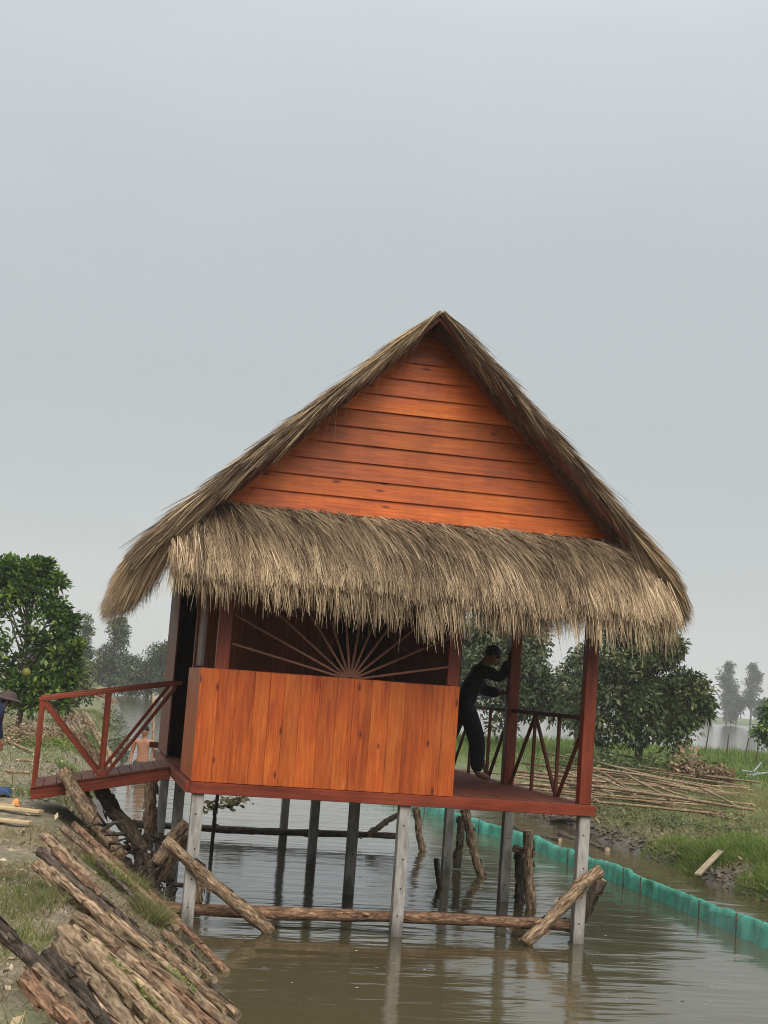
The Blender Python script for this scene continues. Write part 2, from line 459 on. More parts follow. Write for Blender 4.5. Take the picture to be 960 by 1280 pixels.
def bark_mat(name, bark, mid, bare, bare_amt=0.5):
    m, n, b = new_mat(name); l = n.links.new
    v = obj_vec(n, (6.0, 20, 20))
    a = N(n, 'ShaderNodeTexNoise', Scale=1.7, Detail=9.0, Roughness=0.72, Distortion=1.2); l(v.outputs[0], a.inputs['Vector'])
    v2 = obj_vec(n, (5, 30, 30))
    f = N(n, 'ShaderNodeTexNoise', Scale=2.0, Detail=5.0); l(v2.outputs[0], f.inputs['Vector'])
    c = 0.5+(0.5-bare_amt)*0.35
    rp = ramp(n, [(c-0.24, tuple(x*0.5 for x in bark)), (c-0.10, bark), (c+0.01, mid), (c+0.13, bare), (c+0.30, tuple(min(1, x*1.18) for x in bare))])
    l(a.outputs['Fac'], rp.inputs['Fac'])
    fr = N(n, 'ShaderNodeMapRange'); fr.inputs['From Min'].default_value = 0.3; fr.inputs['From Max'].default_value = 0.7
    fr.inputs['To Min'].default_value = 0.45; fr.inputs['To Max'].default_value = 1.3; l(f.outputs['Fac'], fr.inputs['Value'])
    oi = n.nodes.new('ShaderNodeObjectInfo'); mr = N(n, 'ShaderNodeMapRange'); mr.inputs['To Min'].default_value = 0.7; mr.inputs['To Max'].default_value = 1.2
    l(oi.outputs['Random'], mr.inputs['Value'])
    mu = N(n, 'ShaderNodeMath', operation='MULTIPLY'); l(fr.outputs['Result'], mu.inputs[0]); l(mr.outputs['Result'], mu.inputs[1])
    hs = n.nodes.new('ShaderNodeHueSaturation'); l(mu.outputs[0], hs.inputs['Value']); l(rp.outputs['Color'], hs.inputs['Color'])
    l(hs.outputs['Color'], b.inputs['Base Color']); b.inputs['Roughness'].default_value = 0.8; b.inputs['Specular IOR Level'].default_value = 0.25
    ad = N(n, 'ShaderNodeMath', operation='MULTIPLY_ADD'); ad.inputs[1].default_value = 0.5; l(f.outputs['Fac'], ad.inputs[0]); l(a.outputs['Fac'], ad.inputs[2])
    bp = N(n, 'ShaderNodeBump', Strength=0.8, Distance=0.02); l(ad.outputs[0], bp.inputs['Height']); l(bp.outputs[0], b.inputs['Normal'])
    return m
MAT['log'] = bark_mat('bark_log', (0.10, 0.062, 0.038), (0.225, 0.148, 0.09), (0.43, 0.31, 0.195), 0.56)
MAT['log_pale'] = bark_mat('bark_pale_log', (0.12, 0.075, 0.045), (0.27, 0.18, 0.108), (0.46, 0.335, 0.21), 0.65)
MAT['log_dark'] = bark_mat('bark_dark_log', (0.05, 0.036, 0.026), (0.105, 0.077, 0.055), (0.21, 0.16, 0.115), 0.38)
MAT['log_red'] = bark_mat('bark_red_log', (0.10, 0.052, 0.03), (0.24, 0.135, 0.08), (0.40, 0.25, 0.15), 0.5)
MAT['log_end'] = plain('log_cut_end', (0.34, 0.25, 0.16), 0.85, noise=0.4, scale=20)
MAT['trunk'] = bark_mat('tree_trunk', (0.07, 0.058, 0.045), (0.13, 0.11, 0.085), (0.2, 0.17, 0.14), 0.4)

def terrain_mat():
    m, n, b = new_mat('bank_soil'); l = n.links.new
    g = n.nodes.new('ShaderNodeNewGeometry'); sx = n.nodes.new('ShaderNodeSeparateXYZ'); l(g.outputs['Position'], sx.inputs[0])
    a = N(n, 'ShaderNodeTexNoise', Scale=0.55, Detail=8.0, Roughness=0.65); l(g.outputs['Position'], a.inputs['Vector'])
    f = N(n, 'ShaderNodeTexNoise', Scale=9.0, Detail=7.0, Roughness=0.7); l(g.outputs['Position'], f.inputs['Vector'])
    dirt = ramp(n, [(0.3, (0.10, 0.078, 0.052)), (0.5, (0.215, 0.175, 0.12)), (0.7, (0.37, 0.31, 0.22))]); l(f.outputs['Fac'], dirt.inputs['Fac'])
    gr = ramp(n, [(0.3, (0.05, 0.075, 0.018)), (0.6, (0.10, 0.13, 0.035)), (0.8, (0.19, 0.18, 0.07))]); l(f.outputs['Fac'], gr.inputs['Fac'])
    mud = ramp(n, [(0.3, (0.045, 0.036, 0.027)), (0.7, (0.125, 0.10, 0.075))]); l(f.outputs['Fac'], mud.inputs['Fac'])
    gm = N(n, 'ShaderNodeMapRange'); gm.inputs['From Min'].default_value = 0.44; gm.inputs['From Max'].default_value = 0.58; l(a.outputs['Fac'], gm.inputs['Value'])
    # the right bank and everything far away is greener than the trodden left bank
    rx = N(n, 'ShaderNodeMapRange'); rx.inputs['From Min'].default_value = 6.0; rx.inputs['From Max'].default_value = 9.0
    rx.inputs['To Min'].default_value = 0.0; rx.inputs['To Max'].default_value = 0.55; l(sx.outputs['X'], rx.inputs['Value'])
    ry = N(n, 'ShaderNodeMapRange'); ry.inputs['From Min'].default_value = 4.0; ry.inputs['From Max'].default_value = 40.0
    ry.inputs['To Min'].default_value = 0.0; ry.inputs['To Max'].default_value = 0.4; l(sx.outputs['Y'], ry.inputs['Value'])
    s1 = N(n, 'ShaderNodeMath', operation='ADD'); l(rx.outputs['Result'], s1.inputs[0]); l(ry.outputs['Result'], s1.inputs[1])
    s2 = N(n, 'ShaderNodeMath', operation='MULTIPLY_ADD'); s2.use_clamp = True; s2.inputs[1].default_value = 0.55
    l(gm.outputs['Result'], s2.inputs[0]); l(s1.outputs[0], s2.inputs[2])
    m1 = N(n, 'ShaderNodeMix', data_type='RGBA'); l(s2.outputs[0], m1.inputs['Factor']); l(dirt.outputs['Color'], m1.inputs['A']); l(gr.outputs['Color'], m1.inputs['B'])
    mz = N(n, 'ShaderNodeMapRange'); mz.inputs['From Min'].default_value = 0.12; mz.inputs['From Max'].default_value = 0.36
    mz.inputs['To Min'].default_value = 1.0; mz.inputs['To Max'].default_value = 0.0
    zn = N(n, 'ShaderNodeMath', operation='MULTIPLY_ADD'); zn.inputs[1].default_value = 0.35; l(a.outputs['Fac'], zn.inputs[0])
    zs = N(n, 'ShaderNodeMath', operation='SUBTRACT'); zs.inputs[1].default_value = 0.17; l(sx.outputs['Z'], zs.inputs[0]); l(zs.outputs[0], zn.inputs[2])
    l(zn.outputs[0], mz.inputs['Value'])
    m2 = N(n, 'ShaderNodeMix', data_type='RGBA'); l(mz.outputs['Result'], m2.inputs['Factor']); l(m1.outputs['Result'], m2.inputs['A']); l(mud.outputs['Color'], m2.inputs['B'])
    l(m2.outputs['Result'], b.inputs['Base Color'])
    rr = N(n, 'ShaderNodeMapRange'); rr.inputs['To Min'].default_value = 0.85; rr.inputs['To Max'].default_value = 0.4; l(mz.outputs['Result'], rr.inputs['Value'])
    l(rr.outputs['Result'], b.inputs['Roughness'])
    bp = N(n, 'ShaderNodeBump', Strength=0.9, Distance=0.04); l(f.outputs['Fac'], bp.inputs['Height']); l(bp.outputs[0], b.inputs['Normal'])
    return m
MAT['terrain'] = terrain_mat()

def water_mat():
    m, n, b = new_mat('muddy_water'); l = n.links.new
    g = n.nodes.new('ShaderNodeNewGeometry')
    # ripples: crests lie across the viewing direction of the channel
    mp = N(n, 'ShaderNodeMapping'); mp.inputs['Rotation'].default_value = (0, 0, 0.16); mp.inputs['Scale'].default_value = (0.32, 1.5, 1.0)
    l(g.outputs['Position'], mp.inputs[0])
    a = N(n, 'ShaderNodeTexNoise', Scale=1.0, Detail=2.5, Roughness=0.5, Distortion=0.4); l(mp.outputs[0], a.inputs['Vector'])
    mp2 = N(n, 'ShaderNodeMapping'); mp2.inputs['Scale'].default_value = (1.5, 4.5, 1.0); l(g.outputs['Position'], mp2.inputs[0])
    f = N(n, 'ShaderNodeTexNoise', Scale=1.3, Detail=2.0); l(mp2.outputs[0], f.inputs['Vector'])
    big = N(n, 'ShaderNodeTexNoise', Scale=0.12, Detail=2.0); l(g.outputs['Position'], big.inputs['Vector'])
    ad = N(n, 'ShaderNodeMath', operation='MULTIPLY_ADD'); ad.inputs[1].default_value = 0.28; l(f.outputs['Fac'], ad.inputs[0]); l(a.outputs['Fac'], ad.inputs[2])
    bp = N(n, 'ShaderNodeBump', Strength=0.36, Distance=0.06); l(ad.outputs[0], bp.inputs['Height'])
    rp = ramp(n, [(0.35, (0.052, 0.043, 0.020)), (0.65, (0.080, 0.067, 0.034))]); l(big.outputs['Fac'], rp.inputs['Fac'])
    l(rp.outputs['Color'], b.inputs['Base Color'])
    b.inputs['Roughness'].default_value = 0.10
    b.inputs['IOR'].default_value = 1.33
    b.inputs['Specular IOR Level'].default_value = 0.5
    l(bp.outputs[0], b.inputs['Normal'])
    return m
MAT['water'] = water_mat()

def net_mat():
    m, n, b = new_mat('green_net'); l = n.links.new
    v = obj_vec(n, (1, 1, 1), rnd=False)
    mq = N(n, 'ShaderNodeMapping'); mq.inputs['Scale'].default_value = (1, 1.6, 0.7); l(v.outputs[0], mq.inputs[0])
    a = N(n, 'ShaderNodeTexNoise', Scale=4.0, Detail=8.0, Roughness=0.7); l(mq.outputs[0], a.inputs['Vector'])
    rp = ramp(n, [(0.3, (0.012, 0.15, 0.105)), (0.52, (0.05, 0.42, 0.31)), (0.72, (0.15, 0.58, 0.46))]); l(a.outputs['Fac'], rp.inputs['Fac'])
    l(rp.outputs['Color'], b.inputs['Base Color']); b.inputs['Roughness'].default_value = 0.55
    out = n.nodes['Material Output']
    tr = n.nodes.new('ShaderNodeBsdfTranslucent'); l(rp.outputs['Color'], tr.inputs['Color'])
    mx = n.nodes.new('ShaderNodeMixShader'); mx.inputs[0].default_value = 0.3
    l(b.outputs[0], mx.inputs[1]); l(tr.outputs[0], mx.inputs[2])
    ta = n.nodes.new('ShaderNodeBsdfTransparent'); my = n.nodes.new('ShaderNodeMixShader'); my.inputs[0].default_value = 0.16
    l(mx.outputs[0], my.inputs[1]); l(ta.outputs[0], my.inputs[2]); l(my.outputs[0], out.inputs['Surface'])
    return m
MAT['net'] = net_mat()

def sheet_mat():
    m, n, b = new_mat('clear_sheet')
    b.inputs['Base Color'].default_value = (0.8, 0.8, 0.8, 1); b.inputs['Roughness'].default_value = 0.25
    out = n.nodes['Material Output']; ta = n.nodes.new('ShaderNodeBsdfTransparent'); my = n.nodes.new('ShaderNodeMixShader'); my.inputs[0].default_value = 0.86
    n.links.new(b.outputs[0], my.inputs[1]); n.links.new(ta.outputs[0], my.inputs[2]); n.links.new(my.outputs[0], out.inputs['Surface'])
    return m
MAT['sheet'] = sheet_mat()

# ------------------------------------------------------------------ terrain and water
def left_shore(y):
    return np.interp(y, [-60, -7, 1.0, 4, 8, 14, 30, 70, 130, 160], [0.1, 0.12, 0.12, -0.25, -0.45, -0.2, 0.55, 1.7, 3.0, 4.0])
def right_shore(y):
    return np.interp(y, [-60, 0, 4, 9, 16, 40, 100, 150, 160], [6.8, 7.0, 7.3, 7.65, 8.0, 8.4, 8.2, 8.0, 4.0])
def height(x, y):
    x = np.asarray(x, float); y = np.asarray(y, float)
    ls = left_shore(y) + 0.10*fbm(y*0.8, y*0+3.1, 5)*np.where(y > 1, 2.5, 0.6)
    rs = right_shore(y) + 0.5*fbm(y*0.5, y*0+9.7, 8) + 0.5*fbm(y*1.7, y*0+2.7, 28)
    n1 = fbm(x*0.35, y*0.35, 1); n2 = fbm(x*1.7, y*1.7, 2); n3 = fbm(x*6, y*6, 3, 3)
    slope_l = np.where(y < 2.5, 0.62, 0.75)
    hl = np.minimum(0.72 + 0.10*n1, slope_l*(ls-x))
    hl = np.where(hl > 0.5, 0.5+(hl-0.5)*0.9, hl)
    s = np.clip((x-rs)/0.5, -2, 1)
    hr0 = np.where(s < 0, s*0.6, 0.26*s**0.6) + np.clip((x-rs-0.4)/2.6, 0, 1)*0.34 + np.clip((x-rs-4)/8, 0, 1)*0.06
    land_r = hr0
    hchan = np.maximum(hl, land_r)
    hchan = np.where((x > ls) & (x < rs), np.maximum(np.maximum(hl, land_r), -1.2), hchan)
    # lake beyond the right bank
    edge = 45 + 0.10*(x-20) + 3*fbm(x*0.15, x*0+1.3, 21)
    far = 300 + 0.25*(x-20) + 20*fbm(x*0.02, x*0+4.3, 22)
    lake = (x > 13) & (y > edge) & (y < far)
    t = np.minimum(np.minimum((y-edge)/1.2, (far-y)/6.0), (x-13)/2.0)
    h = np.where((x > 13) & (t > 0), np.maximum(0.62-np.clip(t, 0, 1)*1.3, -1.0), hchan)
    bump = np.where(h > -0.2, 1.0, 0.3)
    rough_r = np.where(x > rs-0.5, 1.0, 0.55)
    rr_ = np.clip((x-rs+0.6)/0.3, 0, 1)*np.clip((rs+3.5-x)/1.5, 0, 1)
    h = h + bump*(0.10*n2*rough_r + 0.045*n3 + rr_*(0.16*n2 + 0.10*n3)) + np.where(h > 0.4, 0.10*n1, 0)
    dist = np.hypot(x-CAM[0], y-CAM[1])
    return h

def spaced(a, b, mid, fine, growth):
    pos = [mid]; st = fine; x = mid
    while x < b:
        st = fine if x < mid+FINE_SPAN else st*growth
        x += st; pos.append(min(x, b))
    neg = []; st = fine; x = mid
    while x > a:
        st = st*growth
        x -= st; neg.append(max(x, a))
    return np.array(sorted(set(neg+pos)))
FINE_SPAN = 13.0
gx = spaced(-900, 1200, -3.0, 0.075, 1.07)
FINE_SPAN = 19.0
gy = spaced(-60, 1600, -9.0, 0.10, 1.035)
GX, GY = np.meshgrid(gx, gy)
GZ = height(GX, GY)
TV = np.stack([GX, GY, GZ], -1).reshape(-1, 3)
nx, ny = len(gx), len(gy)
ii = (np.arange(ny-1)[:, None]*nx + np.arange(nx-1)[None, :]).ravel()
TF = np.stack([ii, ii+1, ii+nx+1, ii+nx], -1)
terrain = np_mesh('ground', TV, TF, MAT['terrain'], smooth=True)
tag(terrain, 'grassy and muddy earth banks on both sides of the channel', kind='structure')
WV = np.array([(-900, -60, 0), (1200, -60, 0), (1200, 1600, 0), (-900, 1600, 0)], float)
water = np_mesh('water', WV, np.array([[0, 1, 2, 3]]), MAT['water'])
tag(water, 'murky brown rippled channel water reflecting the grey sky', kind='structure')

def hz(x, y):
    return float(height(np.array([x]), np.array([y]))[0])

# ------------------------------------------------------------------ the stilt house
W = 3.70
ZB, BH = 1.158, 0.10
ZF = ZB+BH            # top of the floor frame
PH = 1.0              # half wall height
XP = 2.32             # room / veranda division
YB = 5.15             # back of the house
house = empty('stilt_house', (1.85, 2.5, 0))
tag(house, 'orange wooden stilt house with thatched gable roof standing in the water', 'house')

# piles
pile_m = MAT['concrete']
D = 2.483
for ci, cx in enumerate((0.055, 1.93, 3.645)):
    for ri in range(4):
        if ci == 0 and ri == 3: continue
        y = ri*D + (0.02 if ri == 0 else 0)
        x = cx + (0.03 if ri else 0)
        p = piece('pile', (x, y, -0.9), (x, y, ZB-0.002), 0.105, 0.105, pile_m, house, up=(0, -1, 0), bev=0.006)
        if ri < 2:
            for hz_ in (0.18, 0.42, 0.68, 0.98):
                bmv, bmf = tube([(x+0.01*math.sin(hz_*31), y-0.0545, hz_), (x+0.01*math.sin(hz_*31), y-0.045, hz_)], [0.008, 0.008], 8)
                mesh_obj('bolt_hole', bmv, bmf, MAT['hole'], p)

# floor frame
RW, OW, BW = MAT['red_wood'], MAT['orange_wood'], MAT['brown_wood']
fb = piece('floor_beam', (-0.02, -0.045, ZB+BH/2), (W+0.03, -0.045, ZB+BH/2), 0.05, BH, RW, house)
piece('floor_beam', (-0.045+0.0, -0.018, ZB+BH/2), (-0.045, YB, ZB+BH/2), 0.05, BH-0.004, RW, house)
piece('floor_beam', (W+0.02, -0.018, ZB+BH/2), (W+0.02, YB+2.4, ZB+BH/2), 0.05, BH-0.004, RW, house)
for y in (D, 2*D, 3*D-0.05):
    piece('floor_joist', (0.0, y, ZB+0.045), (W-0.01, y, ZB+0.045), 0.06, 0.08, BW, house)
floor_root = piece('floor', (0.0, YB/2-0.03, ZF-0.03), (W-0.01, YB/2-0.03, ZF-0.03), YB-0.08, 0.02, BW, house)
nb = 30
for i in range(nb):
    x0 = 0.0 + (W-0.01)*i/nb
    x1 = (W-0.01)*(i+1)/nb - 0.004
    # floor boards run front to back
    piece('floor_board', ((x0+x1)/2, -0.015, ZF-0.008+0.002*random.random()), ((x0+x1)/2, YB-0.02, ZF-0.008), x1-x0, 0.018, MAT['floor_wood'], floor_root, bev=0.003)
rp_ = piece('rear_platform', (1.2, 6.35, ZF-0.02), (W-0.01, 6.35, ZF-0.02), 2.3, 0.03, BW, house)

# posts
PW = 0.10
def post(x, y, z0, z1, m=RW, w=PW):
    return piece('post', (x, y, z0), (x, y, z1), w, w, m, house, up=(0, -1, 0), bev=0.006)
EAVE = 3.62
post(0.17, 0.06, ZF, EAVE, w=0.12)
post(W-0.06, 0.04, ZF, EAVE, w=0.115)
post(W-0.06, D, ZF, EAVE-0.1, w=0.12)
post(W-0.06, 2*D, ZF, EAVE-0.1)
post(XP+0.0, 0.07, ZF, EAVE, w=0.09)
post(XP+0.0, D, ZF, EAVE-0.1)
post(0.06, 1.35, ZF, EAVE, w=0.09)
post(0.05, YB-0.08, ZF, EAVE, w=0.10)
post(XP, YB-0.08, ZF, EAVE-0.1)

# front half wall of upright boards
fw = piece('front_half_wall', (0.03, 0.0, ZF+PH-0.05), (XP-0.03, 0.0, ZF+PH-0.05), 0.03, 0.06, OW, house)
nbo = 15
edges = [0.0]
for i in range(nbo): edges.append(edges[-1]+random.uniform(0.8, 1.2))
edges = [e_/edges[-1]*(XP+0.06)-0.02 for e_ in edges]
for i in range(nbo):
    a, b_ = edges[i], edges[i+1]-0.0015
    yy = -0.026 - random.uniform(0, 0.003)
    piece('board', ((a+b_)/2, yy, ZF+0.004), ((a+b_)/2, yy, ZF+PH+random.uniform(-0.003, 0.003)), b_-a, 0.018, OW, fw, up=(0, -1, 0), bev=0.0015)
# left side half wall
sw = piece('side_half_wall', (0.02, 0.03, ZF+PH-0.05), (0.02, 1.3, ZF+PH-0.05), 0.03, 0.06, OW, house)
for i in range(8):
    y0 = -0.012+i*0.165; y1 = y0+0.161
    piece('board', (-0.012, (y0+y1)/2, ZF+0.004), (-0.012, (y0+y1)/2, ZF+PH), y1-y0, 0.018, OW, sw, up=(-1, 0, 0), bev=0.003)
# rear part of the left wall: full height boards
rw_ = piece('side_wall', (0.03, 3.5, 3.4), (0.03, YB-0.02, 3.4), 0.03, 0.08, BW, house)
for i in range(9):
    y0 = 3.55+i*0.178; y1 = y0+0.174
    piece('board', (-0.008, (y0+y1)/2, ZF+0.004), (-0.008, (y0+y1)/2, 3.6), y1-y0, 0.018, RW, rw_, up=(-1, 0, 0), bev=0.003)
# back wall, inner partition, room side wall
def board_wall(name, p0, p1, z0, z1, n, m, up):
    p0 = Vector((*p0, 0)); p1 = Vector((*p1, 0))
    rail = piece(name, (p0.x, p0.y, (z0+z1)/2), (p1.x, p1.y, (z0+z1)/2), 0.012, z1-z0, m, house)
    d = (p1-p0)/n
    for i in range(n):
        a = p0+d*(i+0.5)+Vector(up)*0.017
        piece('board', (a.x, a.y, z0), (a.x, a.y, z1), d.length-0.004, 0.018, m, rail, up=up, bev=0.003)
    return rail
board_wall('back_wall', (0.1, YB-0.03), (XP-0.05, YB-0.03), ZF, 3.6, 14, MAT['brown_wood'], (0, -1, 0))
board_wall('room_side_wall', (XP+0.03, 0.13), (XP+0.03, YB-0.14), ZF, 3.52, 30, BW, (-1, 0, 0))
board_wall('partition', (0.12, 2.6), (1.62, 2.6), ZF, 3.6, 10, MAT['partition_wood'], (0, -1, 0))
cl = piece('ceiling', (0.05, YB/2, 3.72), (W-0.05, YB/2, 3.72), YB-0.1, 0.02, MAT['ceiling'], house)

# head beam over the front opening
piece('head_beam', (-0.1, 0.05, EAVE+0.03), (W+0.1, 0.05, EAVE+0.03), 0.06, 0.10, RW, house)
piece('head_beam', (0.05, 0.1, EAVE+0.03), (0.05, YB, EAVE+0.03), 0.06, 0.08, RW, house)
piece('head_beam', (W-0.06, 0.1, EAVE+0.03), (W-0.06, YB, EAVE+0.03), 0.06, 0.08, RW, house)
piece('head_beam', (0.0, YB, EAVE+0.03), (W, YB, EAVE+0.03), 0.06, 0.10, RW, house)
# window frame and sunburst of slats above the half wall
sbz = ZF+PH-0.02
grille = piece('sunburst_grille', (0.24, 0.03, sbz+0.01), (XP-0.05, 0.03, sbz+0.01), 0.04, 0.03, RW, house)
cx0 = 1.34
for k, an in enumerate((12, 27, 42, 57, 71, 84, 98, 112, 126, 142, 155, 167)):
    a = math.radians(an)
    dx, dz = math.cos(a), math.sin(a)
    lim = []
    if dx > 1e-3: lim.append((XP-0.06-cx0)/dx)
    if dx < -1e-3: lim.append((0.24-cx0)/dx)
    lim.append(1.25/max(dz, 1e-3))
    l1 = min(lim)
    piece('slat', (cx0+dx*0.03, 0.03+0.002*(k % 2), sbz+0.012+dz*0.02), (cx0+dx*l1, 0.03+0.002*(k % 2), sbz+dz*l1), 0.022, 0.022, MAT['ray_wood'], grille, up=(dz, 0, -dx) if False else (0, -1, 0), bev=0.003)
piece('window_stile', (XP-0.055, 0.025, sbz+0.03), (XP-0.055, 0.025, EAVE), 0.035, 0.035, RW, house, up=(0, -1, 0))
# clear plastic sheet hanging in the left opening
shv = [(0.03+0.02*math.sin(j*1.7), 0.45+0.08*j, z) for j in range(10) for z in (ZF+PH+0.02, 3.6)]
shf = [(2*j, 2*j+2, 2*j+3, 2*j+1) for j in range(9)]
mesh_obj('plastic_sheet', shv, shf, MAT['sheet'], house, smooth=True)

# veranda railing on the right side
RH = 0.80
vr = piece('veranda_railing', (W-0.05, 0.1, ZF+RH), (W-0.05, 2*D, ZF+RH), 0.045, 0.04, BW, house)
def rail_stick(p0, p1, par, m=BW, w=0.032):
    piece('baluster', p0, p1, w, w, m, par, up=(1, 0, 0), bev=0.003)
for (y0, y1) in ((0.10, D-0.06), (D+0.06, 2*D-0.06)):
    nseg = 3
    seg = (y1-y0)/nseg
    x = W-0.05
    for i in range(nseg+1):
        yy = y0+seg*i
        if 0 < i < nseg: rail_stick((x, yy, ZF), (x, yy, ZF+RH-0.02), vr)
    # zigzag between the uprights
    rail_stick((x+0.003, y0+0.02, ZF+RH-0.03), (x+0.003, y0+seg*0.92, ZF+0.01), vr)
    rail_stick((x-0.003, y0+seg*0.98, ZF+0.01), (x-0.003, y0+seg*1.97, ZF+RH-0.03), vr)
    rail_stick((x+0.003, y0+seg*2.03, ZF+RH-0.03), (x+0.003, y1-0.02, ZF+0.01), vr)

# gable of overlapping boards
GX0, GX1, GXA, GZ0, GZA = 0.02, 3.73, 1.86, 3.745, 5.56
gb = mesh_obj('gable', [(GX0+0.03, 0.02, GZ0), (GX1-0.03, 0.02, GZ0), (GXA, 0.02, GZA-0.03),
                        (GX0+0.03, 0.04, GZ0), (GX1-0.03, 0.04, GZ0), (GXA, 0.04, GZA-0.03)],
              [(0, 1, 2), (5, 4, 3), (0, 3, 4, 1), (1, 4, 5, 2), (2, 5, 3, 0)], MAT['brown_wood'], house)
ng = 11
for i in range(ng):
    z0 = GZ0+(GZA-GZ0)*i/ng
    z1 = GZ0+(GZA-GZ0)*(i+1)/ng
    zt = min(z1+0.012, GZA-0.005)
    def xs(z): 
        t = (z-GZ0)/(GZA-GZ0)
        return GX0+(GXA-GX0)*t, GX1+(GXA-GX1)*t
    (a0, b0), (a1, b1) = xs(z0), xs(zt)
    yb, yt = -0.030, -0.006
    cx_ = (a0+b0)/2; cz_ = (z0+zt)/2
    j = random.uniform(-0.002, 0.002)
    vs = [(a0, yb, z0+j), (b0, yb, z0-j), (b1, yt, zt), (a1, yt, zt), (a0, yb+0.018, z0+j), (b0, yb+0.018, z0-j), (b1, yt+0.018, zt), (a1, yt+0.018, zt)]
    vs = [(v[0]-cx_, v[1], v[2]-cz_) for v in vs]
    mesh_obj('board', vs, [(0, 1, 2, 3), (7, 6, 5, 4), (0, 4, 5, 1), (1, 5, 6, 2), (2, 6, 7, 3), (3, 7, 4, 0)], MAT['gable_wood'], gb,
             Matrix.Translation((cx_, 0, cz_)))
# back gable
mesh_obj('back_gable', [(GX0, YB, GZ0), (GX1, YB, GZ0), (GXA, YB, GZA), (GX0, YB+0.02, GZ0), (GX1, YB+0.02, GZ0), (GXA, YB+0.02, GZA)],
         [(0, 1, 2), (5, 4, 3), (0, 3, 4, 1), (1, 4, 5, 2), (2, 5, 3, 0)], MAT['gable_wood'], house)
piece('gable_sill', (GX0-0.05, -0.012, GZ0-0.045), (GX1+0.05, -0.012, GZ0-0.045), 0.06, 0.07, BW, house)

# ------------------------------------------------------------------ roof
RX, RZ = 1.84, 5.60        # ridge (underside)
YF, YR = -0.38, YB+0.55     # front and rear rake
EL, ER = -0.58, 4.15        # eave x
SL = 1.005; SR = 0.970       # slopes
def roof_z(x):
    return RZ - (RX-x)*SL if x < RX else RZ - (x-RX)*SR
zl, zr = roof_z(EL), roof_z(ER)
t_ = 0.03
roof = mesh_obj('roof', [(EL, YF, zl), (EL, YR, zl), (RX, YF, RZ), (RX, YR, RZ), (ER, YF, zr), (ER, YR, zr),
                         (EL, YF, zl+t_), (EL, YR, zl+t_), (RX, YF, RZ+t_), (RX, YR, RZ+t_), (ER, YF, zr+t_), (ER, YR, zr+t_)],
                [(0, 1, 3, 2), (2, 3, 5, 4), (6, 8, 9, 7), (8, 10, 11, 9), (0, 2, 8, 6), (2, 4, 10, 8), (1, 7, 9, 3), (3, 9, 11, 5), (0, 6, 7, 1), (4, 5, 11, 10)],
                MAT['ceiling'], house)
# rake boards at the front and back edge, rafters and battens under the thatch
def on_left(x, dz=0.0): return (x, roof_z(x)+dz)
for y, nm in ((YF-0.012, 'rake_board'), (YR+0.012, 'rake_board')):
    piece(nm, (EL+0.45, y, roof_z(EL+0.45)+0.0), (RX, y, RZ+0.0), 0.022, 0.06, RW, roof, up=(0, 0, 1))
    piece(nm, (RX, y-0.001, RZ+0.0), (ER-0.35, y-0.001, roof_z(ER-0.35)+0.0), 0.022, 0.06, RW, roof, up=(0, 0, 1))
for y in (-0.15, 0.25, 1.4, 2.5, 3.7, 4.9):
    if -0.05 < y < 0.1: continue
    piece('rafter', (EL+0.1, y, roof_z(EL+0.1)-0.035), (RX-0.02, y, RZ-0.055), 0.05, 0.06, BW, roof)
    piece('rafter', (RX+0.02, y, RZ-0.055), (ER-0.1, y, roof_z(ER-0.1)-0.035), 0.05, 0.06, BW, roof)
for k in range(12):
    x = RX+0.18+k*0.2
    v_, f_ = tube([(x, YF+0.02, roof_z(x)-0.016), (x, -0.03, roof_z(x)-0.016)], [0.011, 0.011], 6)
    mesh_obj('batten', v_, f_, MAT['ceiling'], roof)
    x = RX-0.18-k*0.2
    v_, f_ = tube([(x, YF+0.02, roof_z(x)-0.016), (x, -0.03, roof_z(x)-0.016)], [0.011, 0.011], 6)
    mesh_obj('batten', v_, f_, MAT['ceiling'], roof)

